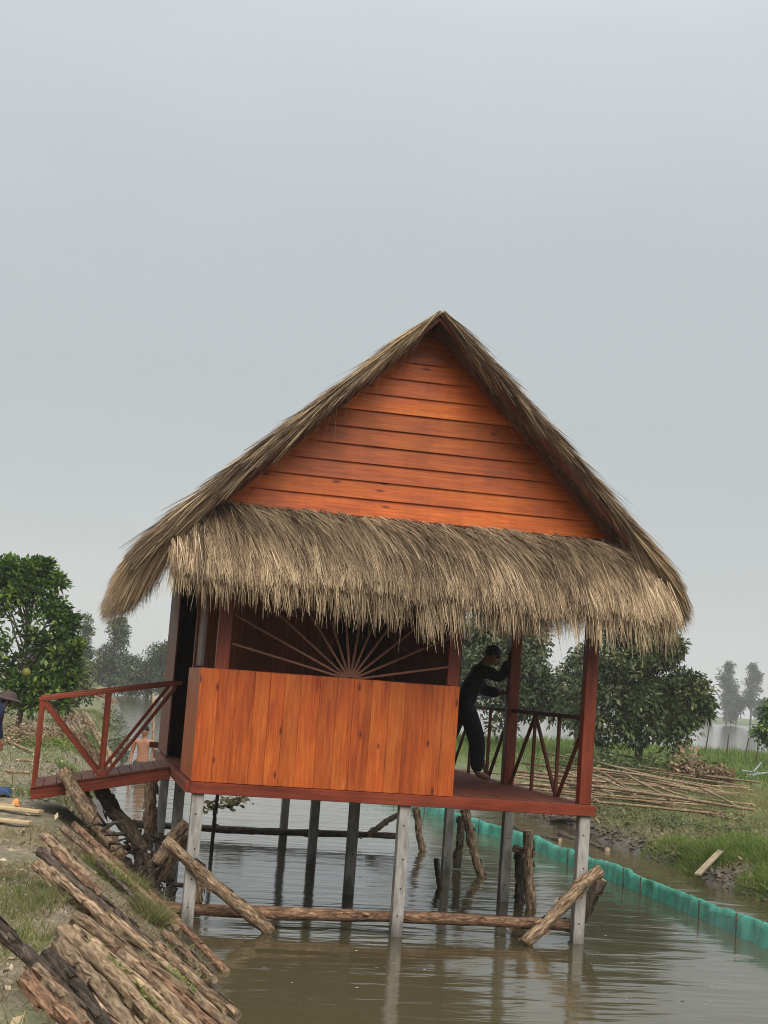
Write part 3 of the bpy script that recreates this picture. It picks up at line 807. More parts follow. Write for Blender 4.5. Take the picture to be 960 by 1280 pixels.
def thatch_slope(sign, n, mat, seed):
    """strands on one roof slope. sign -1 left, +1 right"""
    g = np.random.default_rng(seed)
    Sx = EL if sign < 0 else ER
    TH = 0.08 if sign < 0 else 0.055
    run = abs(Sx-RX)
    sl = SL if sign < 0 else SR
    Vs = []; Fs = []; T = []; off = 0
    # solid bed
    ns, ny_ = 26, 40
    s = np.linspace(0, 1.0, ns); yy = np.linspace(YF-0.02, YR+0.02, ny_)
    S, Y = np.meshgrid(s, yy, indexing='ij')
    thick = 0.025+TH*np.clip(S*1.5, 0, 1)
    X = RX+sign*run*S; Z = RZ-run*sl*S + thick + 0.02*fbm(X*3, Y*3, seed)
    V = np.stack([X, Y, Z], -1).reshape(-1, 3)
    idx = (np.arange(ns-1)[:, None]*ny_+np.arange(ny_-1)[None, :]).ravel()
    F = np.stack([idx, idx+1, idx+ny_+1, idx+ny_], -1)
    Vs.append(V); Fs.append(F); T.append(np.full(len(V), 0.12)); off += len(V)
    def add(root, d, ln, wd, side, dr, tint, segs=3):
        nonlocal off
        v, f = ribbons(root, d, ln, wd, side, dr, segs)
        Vs.append(v); Fs.append(f+off); off += len(v)
        T.append(np.repeat(tint, (segs+1)*2))
    down = np.array([sign*1.0, 0, -sl]); down /= np.linalg.norm(down)
    nor = np.array([sign*sl, 0, 1.0]); nor /= np.linalg.norm(nor)
    # courses: roots gathered in rows so the layered look survives
    rows = 8
    nt_ = n//6; tid = g.integers(0, nt_, n)
    ts = g.random(nt_); ts = np.where(g.random(nt_) < 0.6, (np.floor(ts*rows)+0.2*g.random(nt_))/rows, ts)
    ty = YF-0.03+(YR-YF+0.06)*g.random(nt_)
    tk = g.random(nt_) < 0.42              # tufts crowding the front rake
    ty = np.where(tk, YF-0.09+0.40*g.random(nt_)**1.4, ty)
    front = ty < YF-0.005
    s = np.clip(ts[tid]+g.normal(0, 0.012, n), 0, 1); y = ty[tid]+g.normal(0, 0.012, n); k = front[tid]
    th = 0.03+(TH+0.015)*np.clip(s*1.5, 0, 1)
    tl = g.random(nt_)[tid]
    lowf = np.where(k, (0.0 if sign < 0 else 0.035)*np.clip((s-0.10)*5, 0, 1), 0.35*th)
    root = np.stack([RX+sign*run*s, y, RZ-run*sl*s+0.02], -1) + nor*(lowf+(th*1.1-lowf)*tl)[:, None]
    clump = fbm(root[:, 0]*2.3, root[:, 1]*2.3, seed+5)
    d = down[None]+nor[None]*(g.normal(0.03, 0.07, nt_)[tid]+g.normal(0, 0.02, n))[:, None]+np.array([0, 1.0, 0])*(g.normal(0, 0.12, nt_)[tid]+g.normal(0, 0.04, n)+clump*0.4)[:, None]
    d[:, 1] -= np.where(k, 0.02+0.10*g.random(nt_)[tid], 0)
    d = nrm(d)
    side = nrm(np.cross(d, nor[None]+g.normal(0, 0.6, (n, 3))))
    ln = g.uniform(0.22, 0.60, nt_)[tid]*g.uniform(0.8, 1.1, n)
    end = s*run*1.41+ln
    lim = run*1.41+0.15+0.12*fbm(y*2.0, y*0, seed+9)
    ln = np.where(end > lim, np.maximum(lim-s*run*1.41, 0.1), ln)
    # over the eave the strands bend down
    over = np.clip((end-run*1.41)/0.5, 0, 1)
    tint = np.clip(0.45+g.normal(0, 0.26, nt_)[tid]+g.normal(0, 0.13, n)+clump*0.8, 0, 1)
    add(root, d, ln, g.uniform(0.005, 0.013, n), side, 0.03+over*0.30+np.where(k, 0.10*g.random(n), 0), tint)
    # eave fringe: thick hanging bundles
    m = int(n*0.30)
    y = YF-0.04+(YR-YF+0.08)*g.random(m)
    kk = g.random(m) < 0.4
    y = np.where(kk, YF-0.06+0.6*g.random(m)**1.4, y)
    s0 = 0.80+0.24*g.random(m)
    cl_ = fbm(y*3, y*0+sign, seed+3)
    root = np.stack([RX+sign*run*s0, y, RZ-run*sl*s0+0.02], -1)+nor*(0.11*g.random(m))[:, None]
    d = nrm(down[None]*1.0+np.array([0, 0, -0.25])+g.normal(0, 0.08, (m, 3))+np.array([0, 0.5, 0])*cl_[:, None])
    side = nrm(np.cross(d, nor[None]+g.normal(0, 0.5, (m, 3))))
    ln = g.uniform(0.30, 0.62, m)+0.25*cl_
    ln = np.minimum(ln, 0.12+0.08*g.random(m)+(1.06-s0)*run*1.41)
    add(root, d, ln, g.uniform(0.004, 0.009, m), side, g.uniform(0.15, 0.45, m), np.clip(g.normal(0.5, 0.22, m)+cl_*0.7, 0, 1), 4)
    # underside wisps hanging at the eave, tinted darker than the fringe
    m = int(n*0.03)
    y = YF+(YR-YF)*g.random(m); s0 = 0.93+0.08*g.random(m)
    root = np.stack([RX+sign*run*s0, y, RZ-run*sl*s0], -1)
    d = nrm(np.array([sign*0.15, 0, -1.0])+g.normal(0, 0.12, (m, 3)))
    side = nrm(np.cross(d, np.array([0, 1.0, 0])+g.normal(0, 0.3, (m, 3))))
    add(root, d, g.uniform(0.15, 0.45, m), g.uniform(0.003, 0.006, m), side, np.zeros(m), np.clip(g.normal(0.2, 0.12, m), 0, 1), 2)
    # stray stalks flaring off the front rake
    m = int(n*0.012)
    s0 = g.random(m); y = np.full(m, YF-0.03)+0.05*g.random(m)
    root = np.stack([RX+sign*run*s0, y, RZ-run*sl*s0+0.05], -1)
    d = nrm(down[None]*1.0+np.array([0, -0.28, -0.12])+g.normal(0, 0.2, (m, 3)))
    side = nrm(np.cross(d, nor[None]))
    add(root, d, g.uniform(0.2, 0.5, m), g.uniform(0.003, 0.005, m), side, g.uniform(0, 0.5, m), np.clip(g.normal(0.7, 0.2, m), 0, 1), 3)
    V = np.concatenate(Vs); F = np.concatenate(Fs); T = np.concatenate(T)
    return np_mesh('thatch', V, F, mat, roof, T, kind='stuff')
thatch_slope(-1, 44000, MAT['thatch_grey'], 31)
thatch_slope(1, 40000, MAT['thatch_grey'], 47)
# ridge cap: short straw laid over the ridge
def ridge_cap():
    g = np.random.default_rng(77); n = 7000
    y = YF-0.04+(YR-YF+0.08)*g.random(n); sg = np.where(g.random(n) < 0.5, -1.0, 1.0)
    root = np.stack([RX+0*y, y, RZ+0.035+0.02*g.random(n)], -1)
    d = nrm(np.stack([sg, g.normal(0, 0.12, n), -0.93+g.normal(0, 0.06, n)], -1))
    side = nrm(np.cross(d, np.stack([sg, 0*y, 1+0*y], -1)+g.normal(0, 0.4, (n, 3))))
    V, F = ribbons(root, d, g.uniform(0.15, 0.4, n), g.uniform(0.004, 0.009, n), side, g.uniform(0, 0.05, n), 2)
    np_mesh('thatch', V, F, MAT['thatch_grey'], roof, np.repeat(np.clip(g.normal(0.45, 0.22, n), 0, 1), 6), kind='stuff')
ridge_cap()

# front awning of straw below the gable
def awning():
    g = np.random.default_rng(5)
    x0, x1 = -0.40, 4.16
    aw = piece('awning', (0.06, -0.09, 3.655), (3.68, -0.09, 3.655), 0.05, 0.05, BW, house)
    lo = piece('awning_batten', (x0+0.05, -0.50, 3.20), (x1-0.08, -0.50, 3.20), 0.03, 0.03, BW, aw)
    for x in (0.2, 1.1, 2.0, 2.9, 3.7):
        piece('awning_strut', (x, -0.10, 3.60), (x, -0.52, 3.185), 0.03, 0.03, BW, aw)
    Vs = []; Fs = []; T = []; off = 0
    def prof(t):
        # profile of the awning: t 0 top .. 1 eave; bows outward
        y = -0.06-0.55*t**0.85; z = 3.715-0.60*t**1.2
        return y, z
    nx_, ns = 60, 12
    xs_ = np.linspace(x0, x1, nx_); s = np.linspace(0, 0.93, ns)
    X, S = np.meshgrid(xs_, s, indexing='ij'); Yp, Zp = prof(S)
    Zs = np.where(Yp > YF-0.06, np.minimum(Zp, np.where(X < RX, RZ-(RX-X)*SL, RZ-(X-RX)*SR)-0.0), Zp)
    V = np.stack([X, Yp+0.03, Zs-0.04], -1).reshape(-1, 3)
    idx = (np.arange(nx_-1)[:, None]*ns+np.arange(ns-1)[None, :]).ravel()
    F = np.stack([idx, idx+1, idx+ns+1, idx+ns], -1)
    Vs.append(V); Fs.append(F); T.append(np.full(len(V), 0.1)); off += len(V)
    def add(root, d, ln, wd, side, dr, tint, segs):
        nonlocal off
        v, f = ribbons(root, d, ln, wd, side, dr, segs)
        Vs.append(v); Fs.append(f+off); off += len(v); T.append(np.repeat(tint, (segs+1)*2))
    n = 40000; nt_ = 7000
    tid = g.integers(0, nt_, n)
    x = (x0+(x1-x0)*g.random(nt_))[tid]+g.normal(0, 0.010, n); t = np.clip((g.random(nt_)**1.05)[tid]+g.normal(0, 0.03, n), 0, 1)
    yq, zq = prof(t); rz_ = np.where(x < RX, RZ-(RX-x)*SL, RZ-(x-RX)*SR)
    keep = (zq < rz_-0.05) | (yq < YF-0.07)
    x = x[keep]; t = t[keep]; tid = tid[keep]; n = len(x)
    y, z = prof(t); e = 0.02; y2, z2 = prof(np.minimum(t+e, 1.02))
    dn = nrm(np.stack([np.zeros(n), y2-y, z2-z], -1))
    nor = nrm(np.stack([np.zeros(n), dn[:, 2], -dn[:, 1]], -1)); nor = nor*np.sign(-nor[:, 1:2]+1e-9)
    lay = 0.07*g.random(nt_)[tid]
    root = np.stack([x, y, z], -1)+nor*lay[:, None]-np.array([0, 0, 0.02])
    clump = fbm(x*4.5, t*1.5, 9); wind = fbm(x*1.1, t*0.8, 19)
    d = nrm(dn+np.array([1.0, 0, 0])*(0.24*(1-t)+clump*0.35+wind*0.35+g.normal(0, 0.11, nt_)[tid]+g.normal(0, 0.05, n))[:, None]+nor*(g.normal(0.02, 0.05, nt_)[tid]+g.normal(0, 0.02, n))[:, None])
    side = nrm(np.cross(d, nor+g.normal(0, 0.55, (n, 3))))
    ln = g.uniform(0.30, 0.62, n)
    hang = 0.84+0.20*fbm(x*0.9, x*0, 3)+0.28*fbm(x*5, x*0, 4)+0.06*np.clip(x, 0, 3)/3.0
    ln = np.clip(ln, 0.05, np.maximum(hang-t*0.85+0.06*g.normal(0, 1, n), 0.10))
    tint = np.clip(0.36+0.22*t+g.normal(0, 0.26, nt_)[tid]+g.normal(0, 0.12, n)+clump*0.7, 0, 1)
    add(root, d, ln, g.uniform(0.004, 0.010, n), side, 0.05+0.18*t, tint, 3)
    # fringe
    m = 8000; mt_ = 1700; tid = g.integers(0, mt_, m)
    x = (x0+(x1-x0)*g.random(mt_))[tid]+g.normal(0, 0.012, m); t = 0.72+0.30*g.random(m)
    y, z = prof(t); cl_ = fbm(x*6, x*0+2, 14); cl2 = fbm(x*1.2, x*0+7, 15)
    root = np.stack([x, y+0.06*g.random(m)-0.03, z-0.01], -1)
    d = nrm(np.stack([0.08+cl_*0.25+g.normal(0, 0.13, mt_)[tid]+g.normal(0, 0.03, m), -0.15+g.normal(0, 0.12, mt_)[tid], -1+0*x], -1))
    side = nrm(np.cross(d, np.array([0, -1.0, 0])+g.normal(0, 0.5, (m, 3))))
    ln = (0.04+0.40*g.random(mt_)**1.3)[tid]+g.uniform(0, 0.05, m)+0.25*cl_+0.15*cl2+np.where(g.random(m) < 0.02, 0.12, 0)
    ln = np.maximum(ln, 0.06)*np.interp(x, [x0, 0.6, 1.4, x1], [0.75, 0.8, 1.05, 1.0])
    add(root, d, ln, g.uniform(0.004, 0.010, m), side, g.uniform(0, 0.08, m), np.clip(g.normal(0.60, 0.28, m)+cl_*0.6, 0, 1), 3)
    # a few crossed stray stalks
    m = 260
    x = x0+(x1-x0)*g.random(m); t = 0.2+0.7*g.random(m); y, z = prof(t)
    root = np.stack([x, y-0.06, z], -1)
    d = nrm(np.stack([g.normal(0, 0.8, m), -0.1+0*x, -0.6+g.normal(0, 0.4, m)], -1)); side = nrm(np.cross(d, np.array([0, -1.0, 0.3])))
    add(root, d, g.uniform(0.08, 0.22, m), g.uniform(0.003, 0.005, m), side, g.uniform(0, 0.4, m), np.clip(g.normal(0.8, 0.15, m), 0, 1), 2)
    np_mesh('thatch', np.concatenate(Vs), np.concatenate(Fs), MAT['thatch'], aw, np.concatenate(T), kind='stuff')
awning()

# ------------------------------------------------------------------ footbridge on the left
fbz0, fbz1, fbx = ZF-0.02, 0.955, -1.42
bridge = empty('footbridge', (-0.75, 2.5, hz(-0.75, 2.5)))
tag(bridge, 'red wooden footbridge with diagonal railings from the bank to the house', 'footbridge')
def bz(x): return fbz0+(fbz1-fbz0)*(-0.075-x)/(-0.075-fbx)
for y in (1.95, 3.0):
    piece('side_beam', (fbx, y, fbz1-0.05), (-0.075, y, fbz0-0.05), 0.04, 0.115, RW, bridge)
    tr_ = piece('top_rail', (fbx-0.01, y, fbz1+0.88), (-0.03, y, fbz0+0.86), 0.045, 0.04, RW, bridge)
    for x in (fbx+0.02, -0.74):
        piece('railing_post', (x, y, bz(x)-0.01), (x, y, bz(x)+0.86), 0.038, 0.038, RW, tr_, up=(0, -1, 0))
    piece('diagonal_brace', (fbx+0.05, y-0.004, bz(fbx)+0.84), (-0.76, y-0.004, bz(-0.74)+0.02), 0.036, 0.036, RW, tr_, up=(0, -1, 0))
    piece('diagonal_brace', (-0.72, y-0.004, bz(-0.74)+0.02), (-0.09, y-0.004, bz(-0.09)+0.82), 0.036, 0.036, RW, tr_, up=(0, -1, 0))
npl = 11
for i in range(npl):
    x0 = fbx+(1.345)*i/npl; x1 = x0+1.345/npl-0.006
    piece('deck_plank', (x0, 2.475, bz(x0)+0.013), (x1, 2.475, bz(x1)+0.013), 1.13, 0.022, BW, bridge, bev=0.003)

# ------------------------------------------------------------------ logs
def log(name, p0, p1, r0, r1, mat, label, group=None, bend=0.03, seed=0, rings=18, sides=11, cat='log', stubs=2):
    g = np.random.default_rng(seed+1000)
    p0 = Vector(p0); p1 = Vector(p1)
    l = (p1-p0).length
    mw = frame_m(p0, p1)
    t = np.linspace(-0.5, 0.5, rings)
    ph = g.random()*6.28
    path = np.stack([t*l, bend*l*(0.25-t*t)*math.cos(ph)*2+0.15*r0*np.sin(t*9+ph), bend*l*(0.25-t*t)*math.sin(ph)*2+0.15*r0*np.cos(t*7+ph)], -1)
    rad = np.interp(t, [-0.5, 0.5], [r0, r1])*(1+0.06*np.sin(t*17+ph)+0.05*np.sin(t*41+2*ph))
    V, F = tube(path, rad, sides, True, 0.12, g)
    V = list(V); F = list(F)
    nlog = len(F)
    for k in range(stubs*9):   # flakes of loose bark and a few torn strips
        tt = g.uniform(-0.48, 0.48); c0 = np.array([tt*l, np.interp(tt, t, path[:, 1]), np.interp(tt, t, path[:, 2])])
        rr = np.interp(tt, [-0.5, 0.5], [r0, r1]); an = g.random()*6.28; wa = g.uniform(0.25, 0.7); ll = g.uniform(0.03, 0.12)
        lf = rr*g.uniform(0.15, 0.55); tw = g.normal(0, 0.02)
        def pt(dx, aa, k_): return c0+np.array([dx, math.cos(aa)*rr*k_, math.sin(aa)*rr*k_])
        q = [pt(-ll/2, an-wa/2, 1.0), pt(-ll/2+tw, an+wa/2, 1.02+lf/rr*g.random()), pt(ll/2, an+wa/2+0.1, 1.02+lf/rr), pt(ll/2+tw, an-wa/2, 1.02+0.5*lf/rr*g.random())]
        n0 = len(V); V += q; F.append((n0, n0+1, n0+2, n0+3))
    me = bpy.data.meshes.new(name)
    me.from_pydata([tuple(v) for v in V], [], F); me.update()
    me.materials.append(mat); me.materials.append(MAT['log_end'])
    for pi, p in enumerate(me.polygons): p.use_smooth = True
    for pi in (nlog-1, nlog-2):
        me.polygons[pi].material_index = 1; me.polygons[pi].use_smooth = False
    o = bpy.data.objects.new(name, me)
    link(o, mw)
    tag(o, label, cat, group)
    return o

# sloping logs on the near left bank; end points found on the sloping face of the bank
def on_slope(u, v, lift=0.05):
    # plane z = 0.62*(0.12-x)+lift
    d = ray(u, v); k = 0.62
    t = (k*(0.12-CAM[0])+lift-CAM[2])/(d[2]+k*d[0])
    return CAM+d*t
rev = 'logs laid down the near left bank'
SL_LOGS = [
    # (top px), (bottom px), r, material, label
    ((44, 1080), (128, 1150), 0.045, 'log', 'short brown log at the bank top, lowest of the upper bundle'),
    ((50, 1064), (136, 1140), 0.042, 'log_dark', 'dark mottled log second from the outside of the upper bundle'),
    ((56, 1046), (112, 1098), 0.045, 'log_pale', 'short pale peeled log end in the upper bundle on the bank'),
    ((78, 1034), (140, 1092), 0.038, 'log', 'brown log between the pale log end and the long shore log'),
    ((92, 1030), (284, 1214), 0.040, 'log_red', 'long thin reddish log running from the footbridge down to the water'),
    ((118, 1062), (222, 1160), 0.030, 'log_pale', 'thin pale pole beside the long reddish shore log'),
    ((104, 1106), (200, 1192), 0.042, 'log_dark', 'log with a dark sawn top end lying in the grass'),
    ((92, 1144), (296, 1290), 0.055, 'log', 'thickest log with a rough brown knotted top on the bank'),
    ((78, 1160), (212, 1292), 0.050, 'log_pale', 'pale peeled log below the thick knotted one'),
    ((92, 1160), (246, 1296), 0.040, 'log_pale', 'pale slim log squeezed between the thick log and the peeled one'),
    ((72, 1178), (172, 1294), 0.048, 'log_pale', 'whitish log with flaking bark left of the peeled log'),
    ((60, 1194), (150, 1300), 0.044, 'log_dark', 'grey weathered log with a charred dark top'),
    ((-14, 1150), (150, 1310), 0.044, 'log_dark', 'dark rough barked log in the bottom left corner'),
    ((30, 1222), (120, 1310), 0.042, 'log_red', 'smooth tan log lying under the dark corner log'),
    ((196, 1184), (297, 1272), 0.045, 'log', 'log with its lower end in the water, nearest the bottom edge'),
    ((206, 1166), (268, 1226), 0.038, 'log', 'short log end touching the water left of the reddish tip'),
    ((150, 1192), (262, 1296), 0.040, 'log', 'brown log half covered by clover near the shore'),
    ((62, 1086), (150, 1166), 0.036, 'log', 'slim brown log in the gap between the upper bundle and the knotted log'),
    ((98, 1152), (300, 1304), 0.036, 'log_red', 'slim reddish log tucked under the thick knotted log'),
    ((176, 1206), (282, 1296), 0.036, 'log_red', 'slim reddish log running into the water at the bottom edge'),
    ((68, 1064), (122, 1116), 0.036, 'log_red', 'slim reddish log end in the middle of the upper bundle'),
    ((46, 1212), (130, 1306), 0.036, 'log', 'brown log between the grey weathered log and the tan one'),
    ((122, 1078), (176, 1130), 0.028, 'log_dark', 'thin dark pole under the upper grass strip'),
]
for i, (a, b_, r, mt, lb) in enumerate(SL_LOGS):
    lift = 0.05+0.02*(i % 3)
    log('log', on_slope(*a, lift), on_slope(*b_, lift), r*0.86, r*0.74, MAT[mt], lb, rev, seed=i, bend=0.012, stubs=3)

gq = random.Random(5)
for i in range(15):
    u0 = gq.uniform(58, 150); v0 = np.interp(u0, [58, 100, 150], [1200, 1150, 1150])+gq.uniform(-20, 45)
    dv = gq.uniform(70, 150)
    a = on_slope(u0, v0, 0.035); c = on_slope(u0+dv*1.06+gq.uniform(-10, 10), v0+dv, 0.035)
    log('log', a, c, gq.uniform(0.022, 0.032), gq.uniform(0.018, 0.026), MAT[gq.choice(['log_pale', 'log', 'log', 'log_red'])], 'slim pole wedged between the thicker logs on the near left bank', 'slim poles between the bank logs', 0.012, 180+i, stubs=2, cat='pole')
# logs about the piles
def zlog(a, za, b_, zb_, r0, r1, mt, lb, grp=None, seed=0, bend=0.02, name='log', ya=None, yb=None):
    p0 = at_y(*a, ya) if ya is not None else at_z(*a, za)
    p1 = at_y(*b_, yb) if yb is not None else at_z(*b_, zb_)
    return log(name, p0, p1, r0, r1, MAT[mt], lb, grp, bend, seed)
zlog((205, 1134), 0, (722, 1156), 0, 0.055, 0.05, 'log_red', 'long level reddish log lashed across the front piles at water level', None, 101, 0.006, ya=0.13, yb=0.13)
zlog((206, 1050), 0, (338, 1166), 0, 0.050, 0.062, 'log', 'leaning log with peeling bark in front of the left corner pile', None, 102, 0.01, ya=-0.06, yb=-0.12)
zlog((750, 1086), 0, (656, 1180), 0, 0.058, 0.055, 'log', 'leaning log crossing in front of the right corner pile', None, 103, 0.015, ya=-0.10, yb=-0.22)
zlog((752, 1098), 0, (716, 1168), 0, 0.052, 0.055, 'log_dark', 'dark log slanting behind the right corner pile', None, 104, 0.01, ya=0.25, yb=0.30)
zlog((660, 1038), 0, (664, 1150), 0, 0.055, 0.06, 'log', 'thick upright log beside the middle right pile', None, 105, 0.02, ya=2.15, yb=2.05)
zlog((651, 1060), 0, (648, 1140), 0, 0.045, 0.05, 'log_dark', 'dark upright log between the middle right pile and the thick log', None, 106, 0.01, ya=2.45, yb=2.45)
zlog((642, 1060), 0, (668, 1066), 0, 0.035, 0.03, 'log', 'short cross piece tied on top of the upright logs', None, 107, 0.0, ya=2.3, yb=2.25)
zlog((580, 1012), 0, (602, 1100), 0, 0.055, 0.05, 'log', 'slanting log beside the rear right pile', None, 108, 0.02, ya=4.7, yb=4.5)
zlog((578, 1020), 0, (571, 1085), 0, 0.05, 0.05, 'log_dark', 'dark upright log touching the rear right pile', None, 109, 0.01, ya=5.08, yb=5.08)
zlog((520, 1010), 0, (529, 1066), 0, 0.05, 0.045, 'log', 'slanting log seen just right of the middle front pile', None, 110, 0.04, ya=7.2, yb=7.0)
zlog((545, 1073), 0, (554, 1140), 0, 0.028, 0.03, 'log_dark', 'thin dark stake standing in the water between the piles', None, 111, 0.02, ya=3.4, yb=3.3)
zlog((160, 1030), 0, (502, 1046), 0, 0.05, 0.045, 'log_dark', 'level mossy dark log across the rear piles', None, 112, 0.006, ya=7.3, yb=7.3)
zlog((496, 1018), 0, (462, 1042), 0, 0.04, 0.04, 'log_dark', 'short dark brace rising from the mossy rear log', None, 113, 0.01, ya=7.55, yb=7.15)
zlog((272, 992), 0, (262, 1090), 0, 0.022, 0.022, 'log_dark', 'thin dark stake behind the left corner pile', None, 114, 0.015, ya=5.4, yb=5.4)
zlog((252, 1080), 0, (247, 1130), 0, 0.04, 0.045, 'log', 'short upright log end right behind the left corner pile', None, 115, 0.02, ya=1.1, yb=1.0)
zlog((190, 960), 0, (184, 1062), 0, 0.075, 0.065, 'log', 'thick upright split log under the footbridge', None, 116, 0.03, ya=4.2, yb=4.1)
zlog((78, 965), 0, (150, 1072), 0, 0.07, 0.06, 'log', 'leaning log propped against the front of the footbridge', None, 117, 0.01, ya=1.78, yb=1.1)
zlog((100, 985), 0, (142, 1075), 0, 0.055, 0.05, 'log', 'leaning log half hidden under the footbridge beam', None, 118, 0.01, ya=2.3, yb=1.3)
zlog((118, 975), 0, (178, 1062), 0, 0.08, 0.07, 'log_dark', 'dark wet log slanting down under the footbridge', None, 119, 0.01, ya=2.9, yb=1.9)
zlog((232, 1030), 0, (196, 1080), 0, 0.05, 0.05, 'log', 'knotty log behind the left corner pile, at its middle', None, 120, 0.06, ya=0.55, yb=0.65)
zlog((180, 1046), 0, (232, 1058), 0, 0.045, 0.05, 'log_dark', 'dark log end wedged between the left piles', None, 121, 0.04, ya=2.1, yb=1.9)
zlog((200, 1100), 0, (232, 1040), 0, 0.04, 0.045, 'log', 'twisted log leaning on the left corner pile from behind', None, 122, 0.06, ya=0.9, yb=0.75)
zlog((183, 1070), 0, (196, 1122), 0, 0.05, 0.06, 'log_dark', 'blackened stump standing against the bank beside the left piles', None, 123, 0.03, ya=1.4, yb=1.2)
zlog((172, 1052), 0, (176, 1108), 0, 0.05, 0.06, 'log_dark', 'black wet post leaning on the bank under the footbridge', None, 124, 0.03, ya=2.0, yb=1.7)
zlog((98, 918), 0, (128, 962), 0, 0.06, 0.05, 'log', 'broken log end seen behind the footbridge railing', None, 125, 0.03, ya=4.6, yb=4.3)

# debris of roots and bark between the left piles (too tangled to count)
def tangle():
    g = np.random.default_rng(3)
    V = []; F = []
    for i in range(70):
        x = g.uniform(-0.75, 0.0); y = g.uniform(0.5, 2.6); z = max(hz(x, y), 0)+g.uniform(0.0, 0.30)
        d = g.normal(0, 1, 3); d[2] *= 0.5; d /= np.linalg.norm(d); ln = g.uniform(0.1, 0.35)
        p = np.array([x, y, z]); mid = p+d*ln*0.5+g.normal(0, 0.04, 3)
        v, f = tube([p, mid, p+d*ln+np.array([0, 0, -0.03])], [0.014*g.uniform(0.5, 1.6)]*2+[0.006], 5, True, 0.2, g, len(V))
        V += v; F += f
    o = mesh_obj('root_debris', V, F, MAT['log_dark'], None, None, True)
    tag(o, 'tangle of wet roots and bark between the left piles', 'debris', kind='stuff')
tangle()

# ------------------------------------------------------------------ grass
def blades(name, pts, hts, wid, mat, label, seed, lean=0.35, parent=None, tint_mu=0.5, cat='grass'):
    g = np.random.default_rng(seed); n = len(pts)
    d = nrm(np.stack([g.normal(0, lean, n), g.normal(0, lean, n), np.ones(n)], -1))
    side = nrm(np.cross(d, g.normal(0, 1, (n, 3))))
    cl_ = fbm(pts[:, 0]*1.3, pts[:, 1]*1.3, seed)
    V, F = ribbons(pts, d, hts, wid, side, g.uniform(0.0, 0.45, n), 3, 0.15)
    o = np_mesh(name, V, F, mat, parent, np.repeat(np.clip(g.normal(tint_mu, 0.22, n)+cl_*0.7, 0, 1), 8), kind='stuff')
    tag(o, label, cat, kind='stuff')
    return o

def scatter(x0, x1, y0, y1, n, seed, mask=None, sink=0.01):
    g = np.random.default_rng(seed)
    x = g.uniform(x0, x1, n); y = g.uniform(y0, y1, n)
    if mask is not None:
        k = mask(x, y, g); x = x[k]; y = y[k]
    z = height(x, y)-sink
    return np.stack([x, y, z], -1)

# right bank: lush green
def m_right(x, y, g):
    rs = right_shore(y); h = height(x, y)
    den = np.clip((h-0.10)/0.14, 0, 1)*np.clip(0.7+1.8*fbm(x*0.8, y*0.8, 61), 0.1, 1)
    return (g.random(len(x)) < den) & (x > rs)
p = scatter(7.0, 13.5, 2.0, 16.0, 85000, 201, m_right)
h_ = np.random.default_rng(1).uniform(0.06, 0.2, len(p))*(1+1.4*np.clip(fbm(p[:, 0]*0.7, p[:, 1]*0.7, 71)+0.1, 0, 1))
blades('grass', p, h_, np.full(len(p), 0.008), MAT['grass'], 'short green grass covering the right bank', 202, 0.75, tint_mu=0.72)
# a tall lush clump by the plank
def clump_pts(cx, cy, rx, ry, n, seed):
    g = np.random.default_rng(seed); a = g.random(n)*6.283; r = np.sqrt(g.random(n))
    x = cx+rx*r*np.cos(a); y = cy+ry*r*np.sin(a)
    return np.stack([x, y, height(x, y)-0.01], -1), r
tall = []
hts = []
for (u, v, rx, ry, n, hh, sd_) in ((880, 1052, 0.55, 0.8, 5200, 0.36, 1), (920, 1050, 0.6, 0.9, 5200, 0.38, 2), (960, 1062, 0.6, 0.8, 5000, 0.40, 3), (840, 1040, 0.5, 0.6, 2600, 0.22, 4), (985, 1080, 0.6, 0.8, 4000, 0.4, 6)):
    c = at_z(u, v, 0.42)
    pp, r = clump_pts(c[0], c[1], rx, ry, n, sd_)
    tall.append(pp); hts.append(hh*(1.05-0.6*r)*np.random.default_rng(sd_).uniform(0.55, 1.1, n))
tall = np.concatenate(tall); hts = np.concatenate(hts)
blades('tall_grass', tall, hts, np.full(len(tall), 0.010), MAT['lush'], 'tall lush grass clump on the right bank above the plank', 205, 0.75, tint_mu=0.62)
# grass further back on the right bank and round the trees
def m_far(x, y, g):
    h = height(x, y); return (h > 0.45) & (g.random(len(x)) < np.clip(0.6+1.6*fbm(x*0.3, y*0.3, 62), 0, 1))
p = scatter(8.3, 30, 16, 46, 60000, 210, m_far)
h_ = np.random.default_rng(2).uniform(0.12, 0.34, len(p))*(1+1.6*np.clip(fbm(p[:, 0]*0.35, p[:, 1]*0.35, 72), 0, 1))
blades('meadow_grass', p, h_, np.full(len(p), 0.022), MAT['lush'], 'green meadow grass behind the pole heap as far as the lake', 211, 0.4)
